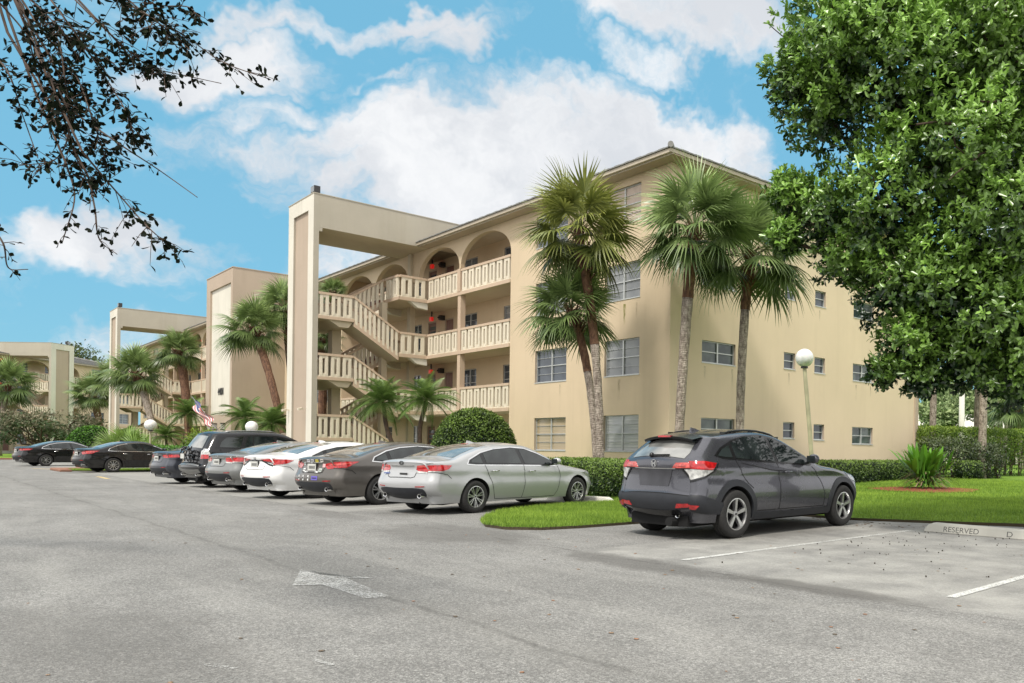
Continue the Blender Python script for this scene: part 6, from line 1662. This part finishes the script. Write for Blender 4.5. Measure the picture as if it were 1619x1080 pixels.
far_tree('nearly bare grey tree right of the dark evergreen', 158, 125, 540, 70, 'leaf_far', 2400, .30, sparse=True, group='trees behind the far blocks')
far_tree('green tree behind the palm of the second portal', 165, 110, 600, 60, 'leaf_far', 3000, .42, group='trees behind the far blocks')
far_tree('far tree behind the farthest block', 40, 140, 560, 150, 'leaf_far', 3000, .5, group='trees behind the far blocks')
root = empty('pale_house', (26., 96., 0), -.15); tag(root, 'low pale house half seen beyond the tall hedge', 'house')
mb = MB(); mb.box(-12, 14, 0, 8, 0, 4.2); mb.build('wall', M['cream'], root); mb = MB(); mb.hexa([(-13, -1, 4.2), (15, -1, 4.2), (15, 9, 4.2), (-13, 9, 4.2)], [(-8, 3.8, 6.2), (10, 3.8, 6.2), (10, 4.2, 6.2), (-8, 4.2, 6.2)]); mb.build('roof', M['concrete'], root)

# unseen trees added behind the camera for reflections in the glass and paint
for i, (x_, y_, h_, w_4) in enumerate(((-60, -26, 9, 16), (-42, -38, 10, 16), (-20, -44, 9, 16), (2, -44, 10, 16), (24, -38, 9, 16), (42, -24, 10, 16), (52, -4, 9, 14), (-70, -8, 9, 14))):
    root = empty('broadleaf_tree', (x_, y_, 0)); tag(root, 'unseen broadleaf tree added behind the camera for reflections', 'tree', 'unseen trees added for reflections'); mb = MB(); limb(mb, (0, 0, 0), (0, 0, h_ * .5), .3, .2, .05); mb.build('trunk', M['bark'], root, True)
    P_, D_ = zip(*[blob_tips((w_4 * .28 * math.cos(a_ * 2.4), w_4 * .28 * math.sin(a_ * 2.4), h_ * (.35 + .06 * a_)), (w_4 * .3, w_4 * .3, h_ * .25), 260, .6) for a_ in range(8)]); P_, D_ = np.concatenate(P_), np.concatenate(D_)
    leaf_cloud('crown', *rosettes(P_, D_, 3, 1., .6, np.clip(.3 + .4 * D_[:, 2] + rng.normal(0, .15, len(P_)), 0, 1)), M['leaf_far'], root)

# ---- large glossy tree at the right
root = empty('broadleaf_tree', (6.6, 14.9, .08)); tag(root, 'large glossy broadleaf tree filling the upper right', 'tree')
O_ = Vector((6.6, 14.9, .08)); mb = MB()
limb(mb, (0, 0, -.1), (-.1, -.1, 3.2), .30, .24, .05)
BL = [(1330, 50, 12.6, 105), (1262, 120, 12.8, 62), (1300, 165, 13, 75), (1420, 100, 12.6, 140), (1560, 60, 12.4, 140), (1380, -40, 13, 130), (1243, 300, 13.4, 40), (1300, 330, 13.4, 72), (1400, 310, 12.8, 110), (1520, 230, 12.2, 130), (1600, 340, 12., 130), (1420, 440, 12.8, 85), (1500, 430, 12.4, 110),
      (1590, 490, 12., 110), (1440, 535, 12.6, 62), (1530, 560, 12.4, 62), (1610, 590, 12., 62), (1340, 400, 13.2, 58), (1460, 590, 12.5, 46), (1400, 585, 12.8, 34), (1240, 375, 13.3, 34), (1680, 200, 13.5, 200), (1700, 480, 13.5, 170), (1600, -80, 13.5, 200), (1780, 0, 14.5, 240)]
tips = []; dirs = []; dens = 0
for i, (px_, py_, Y_, r_) in enumerate(BL):
    Cc = Vector(at(px_, py_, Y_)); rw = r_ / 1287 * Y_
    p_, d_ = blob_tips(tuple(Cc - O_), (rw, rw * 1.25, rw * .92), 560 * (rw ** 2) + 70, .6); tips.append(p_); dirs.append(d_)
    src = Vector((-.1, -.1, random.uniform(2.2, 3.2))); 
    if i % 2 == 0 or r_ > 100: limb(mb, src, Cc - O_, .085, .02, .22, 8)
# visible low limbs
for a_, b_, r_1, r_2 in (((1680, 180, 12.8), (1448, 197, 11.3), .05, .014), ((1600, 205, 12.), (1500, 285, 11.2), .028, .008), ((1660, 160, 12.8), (1550, 160, 11.2), .035, .012)):
    limb(mb, Vector(at(*a_)) - O_, Vector(at(*b_)) - O_, r_1, r_2, .08, 9)
tips, dirs = np.concatenate(tips), np.concatenate(dirs)
for i in range(150):
    j = rng.integers(len(tips)); p_ = Vector(tips[j]); limb(mb, p_ - Vector(dirs[j]) * random.uniform(.5, 1.1) + Vector((.2, .3, -.1)), p_, .018, .006, .3, 4)
mb.build('trunk', M['bark'], root, True)
# light from above-left: outer top shoots lighter
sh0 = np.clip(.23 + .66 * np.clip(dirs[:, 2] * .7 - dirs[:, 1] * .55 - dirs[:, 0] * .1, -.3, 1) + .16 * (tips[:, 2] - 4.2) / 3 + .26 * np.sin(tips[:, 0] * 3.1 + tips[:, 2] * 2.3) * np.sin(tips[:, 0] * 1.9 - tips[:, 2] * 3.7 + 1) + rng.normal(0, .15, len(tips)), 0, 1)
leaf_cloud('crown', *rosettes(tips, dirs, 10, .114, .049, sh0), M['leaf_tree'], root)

# ---- overhanging branches, top left
root = empty('overhanging_tree', (-11.5, 8.5, 0)); tag(root, 'dark leafy branches hanging in at the upper left', 'tree'); O_ = Vector((-11.5, 8.5, 0)); mb = MB()
limb(mb, (0, 0, -.1), (.3, -.2, 4.2), .28, .2, .06); hub = Vector(at(-160, -260, 6.2)) - O_; limb(mb, (.3, -.2, 4.2), hub, .2, .08, .1)
BR = [([(90, -60), (200, 5), (290, 55), (350, 97), (428, 126)], 5.4, 26), ([(20, -80), (110, 40), (165, 120), (205, 190), (212, 232)], 5.0, 46), ([(-40, -40), (60, 80), (95, 170), (125, 260), (150, 310)], 5.2, 50), ([(60, -60), (170, 50), (235, 105), (262, 118)], 5.3, 40), ([(120, 180), (195, 232), (250, 268), (312, 312)], 5.2, 8),
      ([(130, 240), (190, 310), (240, 365), (282, 398)], 5.1, 24), ([(-40, 60), (10, 110), (35, 180), (60, 250)], 5.4, 20), ([(-30, 340), (5, 385), (14, 424), (44, 426)], 5., 8), ([(105, 260), (118, 310), (98, 385)], 5.2, 7), ([(140, 280), (150, 330), (158, 380), (185, 402)], 5.2, 7), ([(0, -60), (40, 40), (60, 120), (90, 200)], 4.9, 34),
      ([(140, -60), (215, 10), (262, 45), (300, 78)], 4.9, 44), ([(60, 40), (120, 120), (150, 200), (170, 262)], 5.5, 50), ([(70, 100), (110, 190), (90, 250), (30, 262)], 5.3, 34), ([(190, -50), (240, 5), (300, 12), (312, 25)], 5.6, 16), ([(-20, -50), (60, 10), (110, 60), (180, 100)], 5.7, 44), ([(180, 60), (225, 108), (255, 112), (350, 132)], 5.6, 12), ([(20, -40), (90, 60), (110, 150), (140, 175)], 5.6, 44)]
LP = []; LA = []
for line, Y_, nl in BR:
    pts = crs([(a_, b_) for a_, b_ in line], 8); W_ = [Vector(at(p[0], p[1], Y_ + .25 * math.sin(i * .35 + nl))) - O_ for i, p in enumerate(pts)]
    m_ = len(W_); mb.tube(W_, [.005 * (1 - .75 * i / m_) + .0012 for i in range(m_)], 6); limb(mb, hub + Vector((random.uniform(-.3, .3), random.uniform(-.3, .3), 0)), W_[0], .012, .0065, .1, 5)
    for j in range(int(nl * 1.2)):
        k = random.uniform(.1, 1) * (m_ - 1); i = min(int(k), m_ - 2); p = W_[i].lerp(W_[i + 1], k - i); tg = (W_[i + 1] - W_[i]).normalized()
        tw = (tg * random.uniform(.2, 1) + Vector(rdirs(1)[0]) * .9 + Vector((0, 0, -.35))).normalized(); tl = random.uniform(.03, .26) if nl > 20 else random.uniform(.02, .10)
        q = p + tw * tl; mb.tube([p, p.lerp(q, .5) + Vector((0, 0, .01)), q], [.0028, .002, .0014], 4, cap=False)
        for z_ in range(random.randint(3, 7) if nl > 15 else random.randint(2, 4)):
            kk = random.uniform(.15, 1); LP.append(p.lerp(q, kk)); LA.append((tw * .7 + Vector(rdirs(1)[0])).normalized())
LP, LA = np.array(LP), np.array(LA); n_ = len(LP)
mb.build('branches', M['bark'], root, True)
leaf_cloud('leaves', LP, LA, unit(rdirs(n_) + np.array([0, .2, .6])),   .053 * rng.uniform(.5, 1.2, n_), .026 * rng.uniform(.7, 1.2, n_), np.clip(rng.normal(.25, .22, n_), 0, 1), M['leaf_dark'], root)

# ---- litter on the asphalt
def litter(name, label, n, area, size, cols, flat=.35):
    V = []; F = []; mi = []
    for i in range(n):
        s_, t_ = area(); x, y = -s_, t_; r = size * random.uniform(.6, 1.3); b_ = len(V); a0 = random.uniform(0, 6.28); el = random.uniform(.35, 1) if flat < .5 else 1
        k = 6
        for zz, rr in ((.001, .75), (flat * r, 1.), (flat * r * 1.9, .55)):
            for j in range(k): th = a0 + 2 * math.pi * j / k; V.append((x + r * rr * math.cos(th) * 1., y + r * rr * el * math.sin(th), .004 + zz))
        for l_ in range(2):
            for j in range(k): F.append((b_ + l_ * k + j, b_ + l_ * k + (j + 1) % k, b_ + (l_ + 1) * k + (j + 1) % k, b_ + (l_ + 1) * k + j)); mi.append(i % len(cols))
        for j in range(0, k, 2)[:2] if False else (0,): F.append((b_ + 2 * k, b_ + 2 * k + 1, b_ + 2 * k + 3, b_ + 2 * k + 4)); mi.append(i % len(cols))
        F.append((b_ + 2 * k + 1, b_ + 2 * k + 2, b_ + 2 * k + 3, b_ + 2 * k + 3)) if False else None
    o = np_mesh(name, np.array(V), np.array([f for f in F if f]), None, None, mats=cols, midx=mi); o.location = g.location; o.rotation_euler = g.rotation_euler; tag(o, label, 'litter', kind='stuff')
litter('fallen_seed_pods', 'small dark seed pods scattered in the reserved stall', 100, lambda: (-13.0 - abs(random.gauss(0, 1.7)), -7.6 + random.gauss(0, 1.5)), .0095, [plain('seed_pod', (.05, .042, .03), .8)], .8)
litter('fallen_leaves', 'dry brown leaves scattered over the asphalt', 120, lambda: (random.uniform(-17, -3) - random.random() ** 2 * 3, -12.5 + random.gauss(0, 2.8)), .021, [plain('dry_leaf_tan', (.32, .20, .11), .8), plain('dry_leaf_orange', (.36, .17, .08), .8), plain('dry_leaf_brown', (.14, .10, .06), .8)], .08)
litter('lawn_leaves', 'dry leaves caught along the lawn edges', 90, lambda: (random.uniform(-13.5, -10) , random.gauss(-5.3, .35)), .030, [plain('edge_leaf_tan', (.25, .16, .10), .8), plain('edge_leaf_brown', (.12, .09, .05), .8)], .10)

# ================================================================== SKY, SUN, CAMERA
SUN_EL, SUN_AZ = R(56), R(200)        # azimuth of the sun, clockwise from +Y
w = bpy.data.worlds.new('World'); scene.world = w; w.use_nodes = True; nt = w.node_tree; N_, L2 = nt.nodes, nt.links
bg = N_['Background']; sk = N_.new('ShaderNodeTexSky'); sk.sky_type = 'NISHITA'; sk.sun_disc = False; sk.sun_elevation = SUN_EL; sk.sun_rotation = SUN_AZ; sk.air_density = 1.2; sk.dust_density = .3; sk.ozone_density = 2.
tc = N_.new('ShaderNodeTexCoord').outputs['Generated']
def vm(op, a, b=None):
    n = N_.new('ShaderNodeVectorMath'); n.operation = op
    for i, x in ((0, a), (1, b)):
        if x is None: continue
        if isinstance(x, tuple): n.inputs[i].default_value = x
        else: L2.new(x, n.inputs[i])
    return n
def mt(op, a, b=None, cl=False):
    n = N_.new('ShaderNodeMath'); n.operation = op; n.use_clamp = cl
    for i, x in ((0, a), (1, b)):
        if x is None: continue
        if isinstance(x, (int, float)): n.inputs[i].default_value = x
        else: L2.new(x, n.inputs[i])
    return n.outputs[0]
def nz(vec, sc, det, ro, di=0, col=False):
    n = N_.new('ShaderNodeTexNoise'); n.inputs['Scale'].default_value = sc; n.inputs['Detail'].default_value = det; n.inputs['Roughness'].default_value = ro; n.inputs['Distortion'].default_value = di; L2.new(vec, n.inputs['Vector']); return n.outputs[1 if col else 0]
def mr(v, a, b, c=0., d=1.):
    n = N_.new('ShaderNodeMapRange'); n.inputs[1].default_value = a; n.inputs[2].default_value = b; n.inputs[3].default_value = c; n.inputs[4].default_value = d; n.interpolation_type = 'SMOOTHSTEP'; L2.new(v, n.inputs[0]); return n.outputs[0]
warp = vm('SCALE', vm('SUBTRACT', nz(tc, 3.2, 6, .62, 0, True), (.5, .5, .5)).outputs[0]); warp.inputs[3].default_value = .34
dirv = vm('ADD', tc, warp.outputs[0]).outputs[0]
CL = [(830, 245, 330, 85, 1.0), (600, 200, 100, 38, .85), (1090, 245, 110, 55, .9), (760, 320, 260, 60, 1.), (380, 45, 130, 55, .95), (590, 5, 180, 24, .75), (720, 70, 80, 36, .8), (1090, 35, 170, 62, .95), (450, 140, 70, 36, .8), (130, 345, 120, 52, 1.), (5, 330, 40, 30, .8), (540, 400, 90, 70, .95), (1040, 135, 55, 30, .7), (1210, 250, 60, 60, .8), (480, 270, 70, 40, .6), (600, 115, 75, 22, .65),
      (260, 380, 120, 45, .5), (240, 560, 150, 60, .55), (-300, 300, 200, 80, .8), (1900, 200, 400, 160, .9), (2300, 500, 500, 160, .8)]
den = None
for px_, py_, rx, ry, am in CL:
    d0 = Vector(at(px_, py_, 1.)) - Vector((0, 0, HCAM)); ln_ = d0.length; d0 /= ln_
    m = N_.new('ShaderNodeMapping'); m.vector_type = 'TEXTURE'; m.inputs['Location'].default_value = d0; m.inputs['Scale'].default_value = (rx / 1287 / ln_ * 1.15, rx / 1287 / ln_ * 1.6, ry / 1287 / ln_ * 1.15); L2.new(dirv, m.inputs['Vector'])
    f = mr(vm('LENGTH', m.outputs[0]).outputs[1], 1.35, .35, 0., am); den = f if den is None else mt('MAXIMUM', den, f)
edge = nz(vm('MULTIPLY', dirv, (1., 1., 1.9)).outputs[0], 7.5, 9, .62)
gen = mt('MULTIPLY', mr(nz(vm('MULTIPLY', tc, (1., 1., 2.2)).outputs[0], 2.6, 8, .6), .60, .75), .5)
cov = mr(mt('ADD', mt('MULTIPLY', den, .80), mt('MULTIPLY', mt('SUBTRACT', edge, .5), 1.55)), .12, .76)
cov = mt('MAXIMUM', cov, gen)
def cmix(f, a, b, mode='MIX'):
    n = N_.new('ShaderNodeMix'); n.data_type = 'RGBA'; n.blend_type = mode
    for i, x in ((0, f), (6, a), (7, b)):
        if isinstance(x, (int, float)): n.inputs[i].default_value = x
        elif isinstance(x, tuple): n.inputs[i].default_value = (*x, 1)
        else: L2.new(x, n.inputs[i])
    return n.outputs[2]
KW = .10                                  # background strength
blue = cmix(.80, cmix(1., sk.outputs[0], (1.1, 1.3, 1.25), 'MULTIPLY'), (2.05, 5.6, 8.0))
shade_ = mr(nz(vm('MULTIPLY', dirv, (1, 1, 1.6)).outputs[0], 4.2, 7, .6), .36, .66)
cloud = cmix(shade_, (7.4, 7.6, 8.0), (9.8, 9.8, 9.9))
sepd = N_.new('ShaderNodeSeparateXYZ'); L2.new(tc, sepd.inputs[0])
over = mt('MAXIMUM', mr(sepd.outputs[2], .56, .74), mr(sepd.outputs[1], .05, -.25)); over = mt('MAXIMUM', over, mt('MAXIMUM', mr(sepd.outputs[0], .48, .70), mr(sepd.outputs[0], -.76, -.92)))      # bright cloud added out of view, overhead, behind and aside, for neutral light
cov = mt('MAXIMUM', cov, over); cloud = cmix(over, cloud, (14.8, 14.6, 14.4))
L2.new(cmix(mt('MULTIPLY', cov, .96), blue, cloud), bg.inputs[0]); bg.inputs[1].default_value = KW
l = bpy.data.lights.new('sun', 'SUN'); l.energy = 3.4; l.angle = R(8); l.color = (1., .95, .87); lo = bpy.data.objects.new('sun', l); COL.objects.link(lo)
sd = Vector((math.sin(SUN_AZ) * math.cos(SUN_EL), math.cos(SUN_AZ) * math.cos(SUN_EL), math.sin(SUN_EL))); lo.rotation_euler = sd.to_track_quat('Z', 'Y').to_euler()

cd = bpy.data.cameras.new('camera'); cam = bpy.data.objects.new('camera', cd); COL.objects.link(cam); scene.camera = cam
Rt = Vector((math.cos(ROLL), 0, math.sin(ROLL))); Bk = Vector((0, -1, 0)); Up = Bk.cross(Rt)
cam.matrix_world = Matrix(((Rt.x, Up.x, Bk.x, 0), (Rt.y, Up.y, Bk.y, 0), (Rt.z, Up.z, Bk.z, HCAM), (0, 0, 0, 1)))
cd.sensor_fit = 'HORIZONTAL'; cd.sensor_width = 36; cd.lens = 36 * F_PX / 1619; cd.shift_x = (809.5 - CXP) / 1619; cd.shift_y = (CYP - 540) / 1619; cd.clip_end = 2000; cd.clip_start = .05
scene.view_settings.view_transform = 'Standard'; scene.view_settings.look = 'None'; scene.view_settings.exposure = 0
scene.cycles.max_bounces = 6; scene.cycles.transparent_max_bounces = 12
